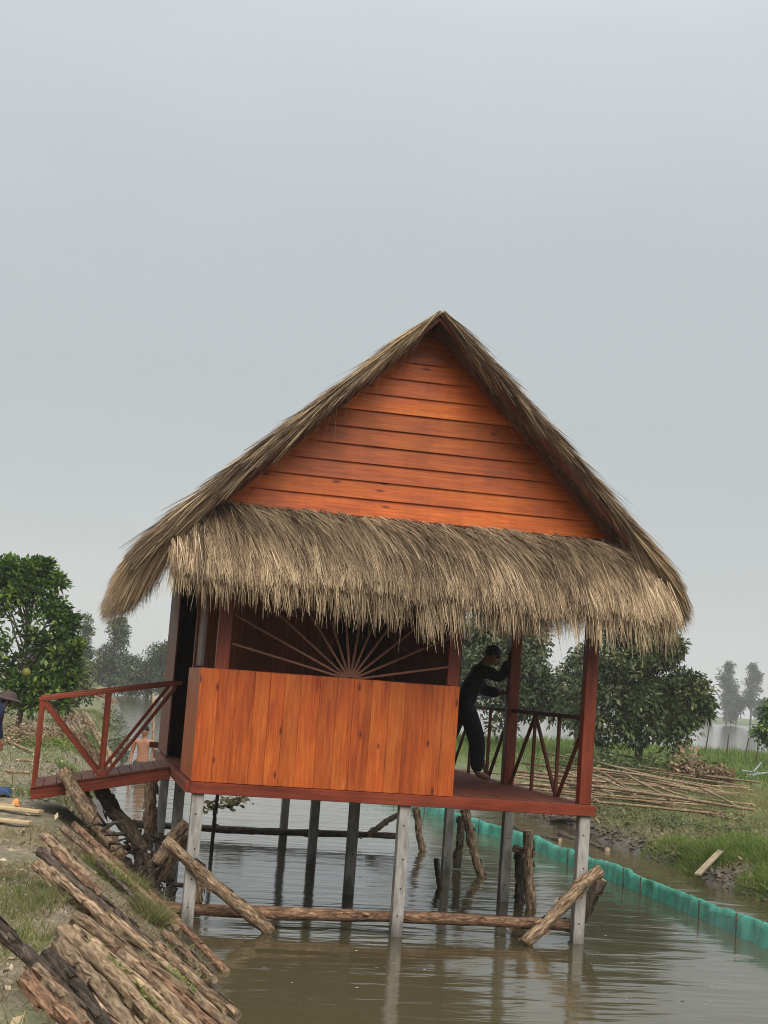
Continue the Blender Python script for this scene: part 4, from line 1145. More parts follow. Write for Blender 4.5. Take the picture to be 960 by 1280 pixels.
# left bank: dry grass with greener patches between the logs
def m_left(x, y, g):
    h = height(x, y); return (h > 0.06) & (g.random(len(x)) < np.clip(0.45+2.4*fbm(x*0.9, y*0.9, 63), 0.05, 1))
p = scatter(-2.6, 0.1, -8.0, 1.0, 34000, 220, m_left)
g_ = np.random.default_rng(4)
blades('dry_grass', p, g_.uniform(0.03, 0.15, len(p)), np.full(len(p), 0.006), MAT['dry_grass'], 'dry yellowed grass on the near left bank', 221, 0.9)
tall = []; hts = []
for (u, v, rx, ry, n, hh, sd_) in ((150, 1105, 0.16, 0.5, 3000, 0.17, 11), (185, 1145, 0.13, 0.40, 2800, 0.16, 12), (128, 1085, 0.14, 0.35, 2500, 0.13, 13), (30, 1120, 0.30, 0.6, 900, 0.13, 14), (15, 1160, 0.25, 0.6, 700, 0.12, 15)):
    c = on_slope(u, v, 0.0) if u > 100 else at_z(u, v, 0.72)
    pp, r = clump_pts(c[0], c[1], rx, ry, n, sd_)
    tall.append(pp); hts.append(hh*np.random.default_rng(sd_).uniform(0.4, 1.4, n))
tall = np.concatenate(tall); hts = np.concatenate(hts)
blades('bank_grass', tall, hts, np.full(len(tall), 0.007), MAT['grass'], 'green grass strip between the sloping logs on the left bank', 222, 0.6, tint_mu=0.7)
p = scatter(-6, 0.3, 3.5, 40, 42000, 230, lambda x, y, g: (height(x, y) > 0.3) & (g.random(len(x)) < np.clip(0.5+2.2*fbm(x*0.5, y*0.25, 64), 0, 1)))
blades('bank_grass', p, np.random.default_rng(5).uniform(0.06, 0.22, len(p)), np.full(len(p), 0.012), MAT['grass'], 'patchy green grass on the left bank behind the footbridge', 231, 0.5, tint_mu=0.6)
# creeping clover between the lowest logs
def leaf_cloud(pts, size, g, up=0.6):
    n = len(pts)
    d = nrm(np.stack([g.normal(0, 1, n), g.normal(0, 1, n), g.normal(0.1, 0.4, n)], -1))
    nn = nrm(g.normal(0, 0.6, (n, 3))+np.array([0, 0, up]))
    s = nrm(np.cross(d, nn)); nn2 = np.cross(s, d)
    L_ = size[:, None]
    V = np.stack([pts, pts+d*L_*0.5+s*L_*0.24+nn2*L_*0.05, pts+d*L_, pts+d*L_*0.5-s*L_*0.24+nn2*L_*0.05], 1).reshape(-1, 3)
    F = (np.arange(n)*4)[:, None]+np.arange(4)[None]
    return V, F
g_ = np.random.default_rng(9)
cp = []
for (u, v, rx, ry, n) in ((150, 1230, 0.12, 0.22, 700), (170, 1258, 0.12, 0.2, 600), (225, 1240, 0.1, 0.2, 500), (120, 1195, 0.08, 0.12, 200)):
    c = on_slope(u, v, 0.0); pp, r = clump_pts(c[0], c[1], rx, ry, n, n); pp[:, 2] += g_.uniform(0.03, 0.10, n); cp.append(pp)
cp = np.concatenate(cp)
V, F = leaf_cloud(cp, g_.uniform(0.012, 0.03, len(cp)), g_)
tag(np_mesh('creeping_weeds', V, F, MAT['lush'], None, np.repeat(g_.random(len(cp)), 4)), 'small leafy weeds creeping over the lowest logs', 'weeds', kind='stuff')
# wood chips and litter on the trodden ground
p = scatter(-3.2, -0.7, -7, 18, 2600, 240, lambda x, y, g: height(x, y) > 0.45, -0.006)
V, F = leaf_cloud(p, np.random.default_rng(6).uniform(0.015, 0.09, len(p)), np.random.default_rng(6), 2.5)
tag(np_mesh('wood_chips', V, F, MAT['chips'], None, np.repeat(np.random.default_rng(7).random(len(p)), 4)), 'scattered wood chips and straw on the trodden left bank', 'chips', kind='stuff')

# ------------------------------------------------------------------ trees
def tree(name, base, height_, rad, label, leafmat, leaf, n_clumps, per, seed, trunk_h=0.3, trunk_r=0.08, shape=1.0, droop=0.3, cat='tree', group=None, crown_base=0.2, spread=0.25, lobes=None, fruit=None):
    g = np.random.default_rng(seed)
    base = np.array(base, float)
    root = empty(name, base)
    tag(root, label, cat, group)
    # clump centres inside an uneven crown
    cs = []
    tries = 0
    if lobes is None:
        lobes = []
        for k in range(7):
            a = g.random()*6.28; hh = g.uniform(crown_base+0.12, 0.92)
            prof = math.sin(math.pi*min(max((hh-crown_base)/(1.05-crown_base), 0.05), 0.97))**0.6
            lobes.append((math.cos(a)*rad*0.5*prof, math.sin(a)*rad*0.5*prof, hh*height_, rad*g.uniform(0.35, 0.6)*prof+0.1*rad))
        lobes.append((0, 0, height_*(crown_base+1)/2, rad*0.75))
    while len(cs) < n_clumps and tries < n_clumps*60:
        tries += 1
        lb = lobes[g.integers(len(lobes))]
        d = g.normal(0, 1, 3); d /= np.linalg.norm(d)
        r = lb[3]*g.random()**0.4*(1.28 if g.random() < 0.16 else 0.92)
        c = np.array([lb[0], lb[1], lb[2]])+d*r*np.array([1, 1, shape])
        if c[2] < crown_base*height_*0.7 or c[2] > height_*1.02: continue
        cs.append(c)
    cs = np.array(cs)
    # trunk and limbs
    V = []; F = []
    th = height_*max(trunk_h, crown_base+0.15)
    v, f = tube([(0, 0, -0.15), (0.03*rad, 0, th*0.5), (0, 0.04*rad, th), (0.05*rad, 0, height_*0.8)], [trunk_r*1.25, trunk_r, trunk_r*0.75, trunk_r*0.25], 8, True, 0.08, g, len(V)); V += v; F += f
    for k in range(0, len(cs), max(1, len(cs)//36)):
        c = cs[k]; z0 = min(c[2]*g.uniform(0.45, 0.8), height_*0.75)
        s = np.array([0.0, 0.0, z0]); mid = (s+c)/2+np.array([0, 0, 0.08*height_*g.random()])
        v, f = tube([s, mid, c], [trunk_r*0.4, trunk_r*0.22, trunk_r*0.08], 5, False, 0, None, len(V)); V += v; F += f
    mesh_obj('trunk', V, F, MAT['trunk'], root, Matrix.Translation(Vector(base)), True)
    # leaves in drooping whorls
    n = len(cs)*per
    ci = np.repeat(np.arange(len(cs)), per)
    d = nrm(g.normal(0, 1, (n, 3))+np.array([0, 0, 0.35]))
    r = spread*rad*g.random(n)**0.55
    pts = cs[ci]+d*r[:, None]*np.array([1, 1, 0.75])
    ld = nrm(d*0.9+g.normal(0, 0.45, (n, 3))+np.array([0, 0, -droop]))
    nn = nrm(g.normal(0, 0.5, (n, 3))+np.array([0, 0, 0.9]))
    s = nrm(np.cross(ld, nn)); n2 = np.cross(s, ld)
    sz = (leaf*g.uniform(0.6, 1.3, n))[:, None]
    LV = np.stack([pts, pts+ld*sz*0.45+s*sz*0.23+n2*sz*0.06, pts+ld*sz+np.array([0, 0, -0.12])*sz, pts+ld*sz*0.45-s*sz*0.23+n2*sz*0.06], 1).reshape(-1, 3)
    LF = (np.arange(n)*4)[:, None]+np.arange(4)[None]
    tone = g.normal(0.45, 0.24, len(cs))
    T = np.clip(tone[ci]+g.normal(0, 0.20, n), 0, 1)
    np_mesh('crown', LV, LF, leafmat, root, np.repeat(T, 4), mw=Matrix.Translation(Vector(base)))
    if fruit:
        for (fx, fy, fz, fr) in fruit:
            bm = bmesh.new(); bmesh.ops.create_uvsphere(bm, u_segments=12, v_segments=8, radius=fr)
            for vv in bm.verts: vv.co.z *= 1.12 if vv.co.z > 0 else 0.95
            me = bpy.data.meshes.new('fruit'); bm.to_mesh(me); bm.free(); me.materials.append(MAT['fruit'])
            for pp in me.polygons: pp.use_smooth = True
            link(bpy.data.objects.new('fruit', me), Matrix.Translation((fx, fy, fz)), root)
    return root

def gbase(u, y):
    """ground point below image column u at depth y"""
    p = at_y(u, 870, y)
    return (p[0], y, hz(p[0], y))

# right bank, the big tree behind the veranda
def lobe_px(base, y, items):
    out = []
    for (u, v, r, dy) in items:
        p = at_y(u, v, y+dy); out.append((p[0]-base[0], dy, p[2]-base[2], r))
    return out
b5 = gbase(800, 23.0)
tree('leafy_tree', b5, 4.6, 2.0, 'broad dark green tree beside the veranda on the right bank', MAT['leaf_dark'], 0.165, 400, 60, 51, trunk_r=0.10, crown_base=0.10, spread=0.15,
     lobes=lobe_px(b5, 23.0, [(780, 800, 0.9, 0), (812, 785, 0.55, 0.3), (755, 850, 0.8, -0.3), (815, 850, 0.85, 0.2), (860, 862, 0.45, 0), (790, 900, 0.9, -0.5), (842, 900, 0.65, 0), (745, 905, 0.6, 0.2), (770, 765, 0.45, 0), (838, 812, 0.35, 0.2), (872, 885, 0.3, 0)]))
b6 = gbase(640, 34.0)
tree('leafy_tree', b6, 5.2, 2.4, 'greyer green tree seen between the veranda posts', MAT['leaf_olive'], 0.20, 260, 70, 52, trunk_r=0.11, crown_base=0.08, spread=0.22,
     lobes=lobe_px(b6, 34.0, [(610, 830, 1.3, 0), (650, 835, 1.0, 0), (600, 800, 1.0, 0.5), (670, 865, 0.8, 0), (630, 870, 1.3, 0), (580, 860, 1.2, 0), (690, 875, 0.5, 0), (655, 800, 0.6, 0)]))
b7 = gbase(722, 30.0)
tree('leafy_tree', b7, 3.4, 1.1, 'small light branched tree just left of the front veranda post', MAT['leaf_olive'], 0.17, 70, 45, 53, trunk_r=0.05, crown_base=0.1, spread=0.3,
     lobes=lobe_px(b7, 30.0, [(722, 840, 0.6, 0), (715, 870, 0.6, 0), (728, 900, 0.6, 0), (735, 820, 0.5, 0)]))
b8 = gbase(972, 30.0)
tree('leafy_tree', b8, 2.6, 0.9, 'small dark round tree cut by the right edge of the picture', MAT['leaf_citrus'], 0.13, 120, 60, 54, trunk_r=0.035, crown_base=0.25, spread=0.28,
     lobes=lobe_px(b8, 30.0, [(970, 895, 0.45, 0), (960, 915, 0.35, 0), (985, 880, 0.5, 0), (985, 910, 0.5, 0)]))
b9 = gbase(690, 62.0)
# far eucalyptus beyond the lake
for k, (u, y, top, lbl) in enumerate(((908, 312, 828, 'left one of two tall pale trees beyond the lake'), (938, 316, 830, 'right one of two tall pale trees beyond the lake'))):
    p = at_y(u, 900, y); z0 = max(hz(p[0], y), 0.3); ptop = at_y(u, top, y)
    hh = ptop[2]-z0
    rr = 14.0/FPX*330*1.0
    tree('eucalyptus', (p[0], y, z0), hh, rr, lbl, MAT['leaf_far'], 0.5, 210, 24, 60+k, trunk_r=0.22, trunk_h=0.5, crown_base=0.2, spread=0.24, shape=1.0, group='tall trees beyond the lake',
         lobes=[(g_.uniform(-0.4, 0.4)*rr, 0, hh*t, rr*s) for t, s in ((0.93, 0.45), (0.82, 0.75), (0.7, 0.85), (0.58, 0.8), (0.46, 0.7), (0.36, 0.6))])
for k, (u, y, top, w_) in enumerate(((885, 318, 872, 10), (920, 322, 870, 16), (955, 320, 872, 16), (990, 320, 868, 16), (845, 330, 870, 16), (800, 340, 872, 18), (750, 345, 868, 18), (700, 350, 862, 18), (650, 350, 860, 18))):
    p = at_y(u, 900, y); z0 = max(hz(p[0], y), 0.3); hh = at_y(u, top, y)[2]-z0; rr = w_/FPX*335
    tree('far_tree', (p[0], y, z0), hh, rr, ['low hazy tree at the left foot of the two tall lakeside trees', 'low hazy tree between the two tall lakeside trees', 'low hazy tree at the right foot of the two tall lakeside trees', 'low hazy tree on the far lake shore at the right edge', 'hazy tree on the far lake shore behind the big tree', 'hazy tree on the far lake shore deep behind the big tree', 'hazy shore tree behind the front veranda post', 'hazy shore tree seen through the veranda railing', 'hazy shore tree beyond the middle veranda post'][k], MAT['leaf_far'], 0.9, 50, 40, 80+k, trunk_r=0.15, crown_base=0.1, spread=0.4, group='low trees along the far lake shore')
bt = gbase(693, 62)
# left bank
b1 = gbase(25, 19.5)
tree('citrus_tree', b1, 3.6, 1.6, 'dense dark green citrus tree at the left edge with one yellowish fruit', MAT['leaf_citrus'], 0.15, 430, 34, 41, trunk_r=0.06, crown_base=0.12, spread=0.13, droop=-0.3,
     lobes=lobe_px(b1, 19.5, [(8, 738, 0.45, 0), (46, 728, 0.28, 0), (55, 704, 0.16, 0), (50, 716, 0.16, 0), (33, 712, 0.2, 0.2), (30, 742, 0.35, 0), (66, 762, 0.36, 0), (20, 780, 0.7, 0), (62, 800, 0.5, 0), (84, 782, 0.15, 0), (70, 728, 0.1, 0), (30, 830, 0.65, 0.3), (75, 830, 0.4, 0), (86, 815, 0.2, 0), (-20, 760, 0.7, 0), (-15, 830, 0.7, 0), (10, 710, 0.25, 0.2), (62, 850, 0.4, -0.2), (86, 846, 0.25, 0), (20, 862, 0.45, 0), (42, 868, 0.4, -0.2), (72, 870, 0.3, 0)]),
     fruit=[tuple(at_y(33, 841, 18.6))+(0.095,)])
tree('bushy_tree', gbase(85, 27), 1.9, 1.0, 'olive bush behind the citrus tree', MAT['leaf_olive'], 0.12, 100, 50, 42, trunk_r=0.05, crown_base=0.05, spread=0.28)
def far_tree_px(u, y, top, half, label, seed, lob, mat='leaf_olive', leaf=0.28, n=260, per=34, nm='far_tree', sp=0.17):
    p = at_y(u, 845, y); z0 = hz(p[0], y); hh = at_y(u, top, y)[2]-z0; rr = half/FPX*(y+13)
    return tree(nm, (p[0], y, z0), hh, rr, label, MAT[mat], leaf, n, per, seed, trunk_r=0.1, crown_base=0.05, spread=sp, group='trees at the far end of the channel',
                lobes=[(a*rr, 0.2*rr*b2, t*hh, s*rr) for a, b2, t, s in lob])
far_tree_px(101, 118, 763, 14, 'thin feathery tree at the far end of the left bank', 91, [(0, 0, 0.9, 0.35), (0.1, 0, 0.75, 0.4), (-0.1, 0, 0.6, 0.5), (0.2, 0, 0.45, 0.6), (0, 0, 0.25, 0.8)], n=60, per=30, sp=0.45)
far_tree_px(138, 125, 769, 32, 'rounded tree with a taller second crown behind the channel', 92, [(0.1, 0, 0.85, 0.42), (0.2, 0, 0.7, 0.45), (-0.2, 0, 0.45, 0.6), (0.3, 0, 0.42, 0.6), (-0.5, 0, 0.25, 0.5), (0.6, 0, 0.25, 0.5), (0, 0, 0.2, 0.6)])
far_tree_px(185, 120, 800, 34, 'low wide tree mass left of the house corner', 93, [(0.3, 0, 0.7, 0.5), (-0.3, 0, 0.6, 0.5), (0.6, 0, 0.8, 0.5), (-0.7, 0, 0.35, 0.45), (0, 0, 0.4, 0.6), (0.8, 0, 0.4, 0.5)])
far_tree_px(225, 118, 795, 34, 'tree partly hidden behind the left corner of the house', 94, [(0.0, 0, 0.7, 0.5), (-0.5, 0, 0.7, 0.45), (0.5, 0, 0.6, 0.5), (0, 0, 0.35, 0.7), (-0.6, 0, 0.35, 0.5)])
far_tree_px(80, 130, 815, 30, 'bushy tree at the far left bank behind the citrus tree', 95, [(0.0, 0, 0.7, 0.5), (-0.5, 0, 0.6, 0.5), (0.5, 0, 0.5, 0.5), (0, 0, 0.3, 0.7)])

# weedy growth under the citrus tree and dead weeds
def weeds(name, centers, n, size, mat, label, seed, up=0.8, hmax=0.5, kind='stuff', cat='weeds'):
    g = np.random.default_rng(seed); P = []
    for (x, y, rx, ry, h) in centers:
        a = g.random(n)*6.283; r = np.sqrt(g.random(n)); px = x+rx*r*np.cos(a); py = y+ry*r*np.sin(a)
        P.append(np.stack([px, py, height(px, py)+h*g.random(n)**1.3*(1.1-r*0.7)], -1))
    P = np.concatenate(P)
    V, F = leaf_cloud(P, g.uniform(0.5, 1.3, len(P))*size, g, up)
    return tag(np_mesh(name, V, F, mat, None, np.repeat(np.clip(g.normal(0.5, 0.25, len(P)), 0, 1), 4)), label, cat, kind=kind)
def wc(u, y, rx, ry, h):
    b = gbase(u, y); return (b[0], b[1], rx, ry, h)
weeds('weeds', [wc(10, 17, 0.6, 0.8, 0.5), wc(45, 16.5, 0.5, 0.8, 0.45), wc(75, 18, 0.5, 0.8, 0.35), wc(30, 14.5, 0.6, 0.8, 0.3), wc(100, 24, 0.6, 1.2, 0.4)], 900, 0.07, MAT['leaf_dead'], 'brown withered weeds under the citrus tree', 301)
weeds('weeds', [wc(5, 15.5, 0.5, 0.8, 0.25), wc(60, 14, 0.5, 0.8, 0.22), wc(90, 15, 0.5, 0.9, 0.22), wc(105, 10.5, 0.35, 0.9, 0.16), wc(120, 20, 0.4, 1.5, 0.3)], 700, 0.06, MAT['lush'], 'low green weeds on the left bank behind the railing', 302)
weeds('weeds', [wc(150, 34, 0.5, 3.0, 0.5), wc(158, 25, 0.3, 1.5, 0.4), wc(148, 45, 0.6, 4, 0.5)], 500, 0.10, MAT['leaf_olive'], 'olive weeds overhanging the left edge of the channel', 303)
weeds('weeds', [wc(200, 95, 3, 3, 1.0), wc(215, 90, 3, 3, 1.0), wc(205, 100, 3, 4, 1.1)], 400, 0.22, MAT['leaf_dead'], 'brownish reeds on the far bank beside the house corner', 304, cat='reeds')
b_ = at_z(868, 962, 0.7)
weeds('leaf_heap', [(at_y(858, 950, 19)[0], 19, 0.45, 0.5, 0.95), (at_y(878, 965, 18.5)[0], 18.5, 0.5, 0.5, 0.6), (at_y(902, 975, 18)[0], 18, 0.25, 0.3, 0.5)], 520, 0.15, MAT['leaf_dead'], 'heap of dead brown palm leaves beside the big tree', 305, up=0.2, cat='leaves')
weeds('weeds', [wc(770, 21, 1.0, 0.8, 0.7), wc(830, 21.5, 0.9, 0.8, 0.7), wc(735, 21, 0.7, 0.8, 0.5)], 800, 0.12, MAT['leaf_dark'], 'dark undergrowth at the foot of the big tree', 306)
weeds('withered_vines', [(8.5, 6.3, 0.5, 1.2, 0.12), (8.7, 8.5, 0.5, 1.6, 0.14), (8.6, 10.6, 0.5, 1.5, 0.12), (8.9, 13, 0.6, 1.6, 0.12)], 1500, 0.055, MAT['leaf_olive'], 'grey green withered vines over the right bank edge', 307, up=1.2)

# ------------------------------------------------------------------ heap of poles on the right bank
gp = random.Random(21)
for i in range(46):
    t = gp.random()
    ul = 575+190*t*gp.uniform(0.4, 1.0) + gp.uniform(-10, 40); ur = gp.uniform(850, 955) if gp.random() < 0.7 else gp.uniform(720, 860)
    off = gp.uniform(-20, 13)
    vl = 950+(ul-600)*0.135+off+gp.uniform(-11, 11); vr = 950+(ur-600)*0.135+off*0.75+gp.uniform(-8, 8)
    a = at_z(ul, vl, 0.72); c = at_z(ur, vr, 0.72)
    # rest on the ground: longest piece about 5.5 m
    a = np.array(a); c = np.array(c)
    ln = np.linalg.norm(c-a)
    if ln > 6.5: a = c+(a-c)*6.5/ln
    za = hz(a[0], a[1]); zc = hz(c[0], c[1])
    lift = gp.uniform(0.03, 0.20)
    a[2] = max(za, 0.45)+lift*gp.uniform(0.5, 1.4); c[2] = max(zc, 0.45)+lift*gp.uniform(0.4, 1.3)
    mt = gp.choice(['log_pale', 'log_pale', 'log', 'log_pale', 'log_pale', 'log'])
    log('pole', a, c, gp.uniform(0.022, 0.036), gp.uniform(0.015, 0.024), MAT[mt], 'thin pole in the loose heap of poles on the right bank', 'poles heaped on the right bank', 0.012, 400+i, rings=7, sides=7, cat='pole', stubs=0)
for i in range(9):
    u0 = gp.uniform(680, 880); v0 = 962+(u0-690)*0.12+gp.uniform(-4, 10)
    a = at_z(u0, v0, 0.72); c = at_z(u0+gp.uniform(30, 90), v0+gp.uniform(6, 26), 0.72)
    a[2] = max(hz(a[0], a[1]), 0.45)+gp.uniform(0.18, 0.30); c[2] = max(hz(c[0], c[1]), 0.45)+gp.uniform(0.16, 0.26)
    log('pole', a, c, gp.uniform(0.02, 0.03), 0.018, MAT[gp.choice(['log_pale', 'log', 'log_red'])], 'pole lying crosswise on the loose heap on the right bank', 'poles lying across the heap', 0.012, 470+i, rings=7, sides=7, cat='pole', stubs=0)
# poles stacked on the left bank
for i in range(24):
    t = gp.random()
    u0 = gp.uniform(72, 98); v0 = 872+gp.uniform(-2, 22)
    u1 = u0+gp.uniform(36, 54); v1 = v0+gp.uniform(48, 66)
    a = at_z(u0, v0+18, 0.7); c = at_z(u1, v1, 0.6)
    if np.linalg.norm(c-a) > 13: a = c+(a-c)*13/np.linalg.norm(c-a)
    if np.linalg.norm(c-a) < 0.4: continue
    lift = gp.uniform(0.04, 0.22)
    a[2] = hz(a[0], a[1])+lift; c[2] = hz(c[0], c[1])+0.04+lift*0.4
    log('pole', a, c, gp.uniform(0.035, 0.055), gp.uniform(0.025, 0.04), MAT[gp.choice(['log_pale', 'log_pale', 'log', 'log'])], 'long pole in the pale stack on the left bank behind the footbridge', 'poles stacked on the left bank', 0.008, 500+i, rings=7, sides=7, cat='pole', stubs=0)
# distant log pile on the left bank
for i in range(16):
    u0 = gp.uniform(92, 118); u1 = u0+gp.uniform(18, 42); y = gp.uniform(62, 72)
    a = at_y(u0, 850, y); c = at_y(u1, 850, y+gp.uniform(-2, 2)); lift = gp.uniform(0.05, 0.45)
    a[2] = hz(a[0], a[1])+lift; c[2] = hz(c[0], c[1])+lift*0.6
    log('pole', a, c, 0.07, 0.06, MAT['log_red'], 'log in the distant pile along the far left bank', 'logs piled on the far left bank', 0.01, 600+i, rings=5, sides=6, cat='log', stubs=0)

# ------------------------------------------------------------------ sawn planks on the left bank, rag and cloth
for i, (a, c, w_, lb) in enumerate((((-30, 1003), (52, 1012), 0.10, 'pale sawn plank on top of the short stack by the footbridge'), ((-30, 1012), (40, 1019), 0.11, 'pale sawn plank at the front of the short stack by the footbridge'), ((-30, 1000), (20, 1003), 0.10, 'pale sawn plank at the back of the short stack by the footbridge'))):
    p0 = at_z(*a, 0.78); p1 = at_z(*c, 0.78)
    z0 = max(hz(p0[0], p0[1]), hz(p1[0], p1[1]))+0.02+0.012*(2-i)
    p0[2] = z0; p1[2] = z0
    tag(piece('plank', p0, p1, w_, 0.03, MAT['pale_plank']), lb, 'plank')
for i, (a, c) in enumerate((((20, 950), (46, 952)), ((8, 930), (42, 940)), ((5, 964), (38, 966)))):
    p0 = at_z(*a, 0.72); p1 = at_z(*c, 0.72); p0[2] = hz(p0[0], p0[1])+0.03; p1[2] = hz(p1[0], p1[1])+0.03
    log('stick', p0, p1, 0.025, 0.018, MAT['log_pale'], ['pale stick in the grass, middle of three left of the railing', 'thicker stick in the grass, farthest of three left of the railing', 'stick on the trodden ground, nearest of three left of the railing'][i], None, 0.01, 700+i, cat='stick', stubs=0)
def crumple(name, c, rx, ry, h, mat, label, seed, cat):
    g = np.random.default_rng(seed); n = 9
    xs_ = np.linspace(-1, 1, n); X, Y = np.meshgrid(xs_, xs_)
    Z = np.clip(1-(X**2+Y**2)*0.75, 0, 1)*h*(0.6+1.6*(fbm(X*2+seed, Y*2, seed)+0.3))
    V = np.stack([X*rx*(1+0.25*fbm(X*2, Y*2, seed+1)), Y*ry, Z], -1).reshape(-1, 3)
    idx = (np.arange(n-1)[:, None]*n+np.arange(n-1)[None]).ravel(); F = np.stack([idx, idx+1, idx+n+1, idx+n], -1)
    o = np_mesh(name, V, F, mat, None, smooth=True, mw=Matrix.Translation(Vector((c[0], c[1], hz(c[0], c[1])+0.01))))
    return tag(o, label, cat)
crumple('cloth', at_z(5, 990, 0.75), 0.09, 0.25, 0.07, MAT['blue_cloth'], 'dark blue crumpled cloth on the trodden left bank', 3, 'cloth')
crumple('rag', at_z(20, 1000, 0.78), 0.05, 0.1, 0.06, MAT['rag_orange'], 'small orange rag behind the sawn planks', 5, 'rag')

# right bank: plank slanting into the mud, pale pipes, stakes
p0 = at_z(914, 1050, 0.42); p1 = at_z(872, 1093, 0.18)
tag(piece('plank', p0, p1, 0.085, 0.03, MAT['weathered']), 'weathered plank slanting down the muddy right bank', 'plank')
for i, (a, c) in enumerate((((930, 972), (975, 962)), ((934, 964), (975, 972)), ((942, 970), (952, 952)), ((928, 966), (975, 967)))):
    p0 = at_y(*a, 22); p1 = at_y(*c, 22+0.5*i); p0[2] = hz(p0[0], p0[1])+0.05+0.06*i; p1[2] = hz(p1[0], p1[1])+0.05+0.07*(3-i)+(0.25 if i == 2 else 0)
    v_, f_ = tube([p0, p1], [0.022, 0.022], 8)
    c0 = Vector(p0); mo = mesh_obj('pipe', [tuple(Vector(v)-c0) for v in v_], f_, MAT['pipe'], None, Matrix.Translation(c0), True)
    tag(mo, ['grey pipe at the front of the small heap by the right edge', 'grey pipe crossing over the small heap by the right edge', 'short grey pipe sticking up from the small heap by the right edge', 'grey pipe at the back of the small heap by the right edge'][i], 'pipe', 'grey pipes heaped by the right edge')
for i, (u, y, top, lean) in enumerate(((884, 40, 900, 4), (911, 38, 918, 0), (934, 37, 922, 2), (948, 33, 928, 0))):
    b0 = gbase(u, y); tp = at_y(u+lean, top, y)
    log('stake', (b0[0], b0[1], b0[2]-0.1), tp, 0.028, 0.022, MAT['log_dark'], ['tallest thin stake standing on the lake edge by the big tree', 'thin upright stake in the middle of the lake edge', 'thin leaning stake on the lake edge right of the middle one', 'thin stake under the small tree at the right edge'][i], 'stakes along the lake edge', 0.005, 800+i, rings=5, sides=6, cat='stake', stubs=0)
for i, (u, y, top) in enumerate(((193, 30, 866), (207, 32, 868))):
    b0 = at_y(u, 930, y); tp = at_y(u-1, top, y)
    log('stake', (b0[0], b0[1], -0.4), tp, 0.05-0.02*i, 0.03, MAT['log_pale' if i == 0 else 'log_dark'], ['pale split stake standing in the channel behind the wading man', 'thin dark stake in the channel near the house corner'][i], None, 0.02, 820+i, rings=6, sides=7, cat='stake', stubs=0)
# driftwood along the waterline of the right bank
for i, (a, c) in enumerate((((640, 1030), (700, 1048)), ((700, 1040), (760, 1060)), ((690, 1024), (735, 1034)))):
    p0 = at_z(*a, 0.05); p1 = at_z(*c, 0.05); p0[2] = max(hz(p0[0], p0[1]), 0)+0.03; p1[2] = max(hz(p1[0], p1[1]), 0)+0.03
    log('driftwood', p0, p1, 0.05, 0.035, MAT['log_dark'], ['dark driftwood at the waterline left of the front veranda post', 'driftwood at the waterline right of the front veranda post', 'smaller driftwood on the mud behind the front veranda post'][i], None, 0.06, 830+i, cat='driftwood')
crumple('straw_tuft', at_z(955, 1108, 0.3), 0.2, 0.3, 0.18, MAT['rope'], 'tuft of straw on the mud at the right edge', 8, 'straw')

# clods and crumbs of mud along the right waterline, straw litter on the bank
def clods(name, label, n, seed, x_of, y0, y1, s0, s1, mat):
    g = np.random.default_rng(seed)
    y = g.uniform(y0, y1, n); x = x_of(y, g); z = height(x, y)
    k = z > 0.0; x, y, z = x[k], y[k], z[k]; n = len(x)
    o8 = np.array([(1, 0, 0), (-1, 0, 0), (0, 1, 0), (0, -1, 0), (0, 0, 1), (0, 0, -1)], float)
    f8 = np.array([(0, 2, 4), (2, 1, 4), (1, 3, 4), (3, 0, 4), (2, 0, 5), (1, 2, 5), (3, 1, 5), (0, 3, 5)])
    sz = g.uniform(s0, s1, n)*g.random(n)**0.7
    V = o8[None]*sz[:, None, None]*g.uniform(0.6, 1.4, (n, 6, 1))+g.normal(0, 0.25, (n, 6, 3))*sz[:, None, None]
    V = V*np.array([1.2, 1.2, 0.7])+np.stack([x, y, z+sz*0.2], -1)[:, None, :]
    F = (np.arange(n)*6)[:, None, None]+f8[None]
    o = np_mesh(name, V.reshape(-1, 3), F.reshape(-1, 3), mat, smooth=True)
    tag(o, label, 'mud', kind='stuff')
MAT['mud'] = plain('wet_mud', (0.105, 0.083, 0.06), 0.55, noise=0.5, scale=9)
clods('mud_clods', 'wet mud clods along the right waterline', 3600, 91, lambda y, g: right_shore(y)+np.abs(g.normal(0, 0.30, len(y)))-0.12, 0.5, 18, 0.01, 0.05, MAT['mud'])
p = scatter(7.3, 10.5, 2.0, 15.0, 5200, 243, lambda x, y, g: (height(x, y) > 0.08) & (g.random(len(x)) < np.clip(1.4-(x-right_shore(y))/2.2, 0, 1)), -0.008)
V, F = leaf_cloud(p, np.random.default_rng(16).uniform(0.03, 0.14, len(p)), np.random.default_rng(16), 2.0)
tag(np_mesh('straw_litter', V, F, MAT['dry_grass'], None, np.repeat(np.random.default_rng(17).random(len(p)), 4)), 'withered straw and leaf litter on the right bank', 'litter', kind='stuff')
# leaves and scum afloat on the near water
g_ = np.random.default_rng(29); n_ = 130
fx = g_.uniform(0.4, 6.5, n_); fy = g_.uniform(-4.5, 6.0, n_)
V, F = leaf_cloud(np.stack([fx, fy, np.full(n_, 0.006)], -1), g_.uniform(0.01, 0.05, n_), g_, 30.0)
V[:, 2] = 0.006+0.002*g_.random(len(V))
tag(np_mesh('floating_leaves', V, F, MAT['chips'], None, np.repeat(g_.random(n_), 4)), 'small leaves and scraps floating on the brown water', 'leaves', kind='stuff')

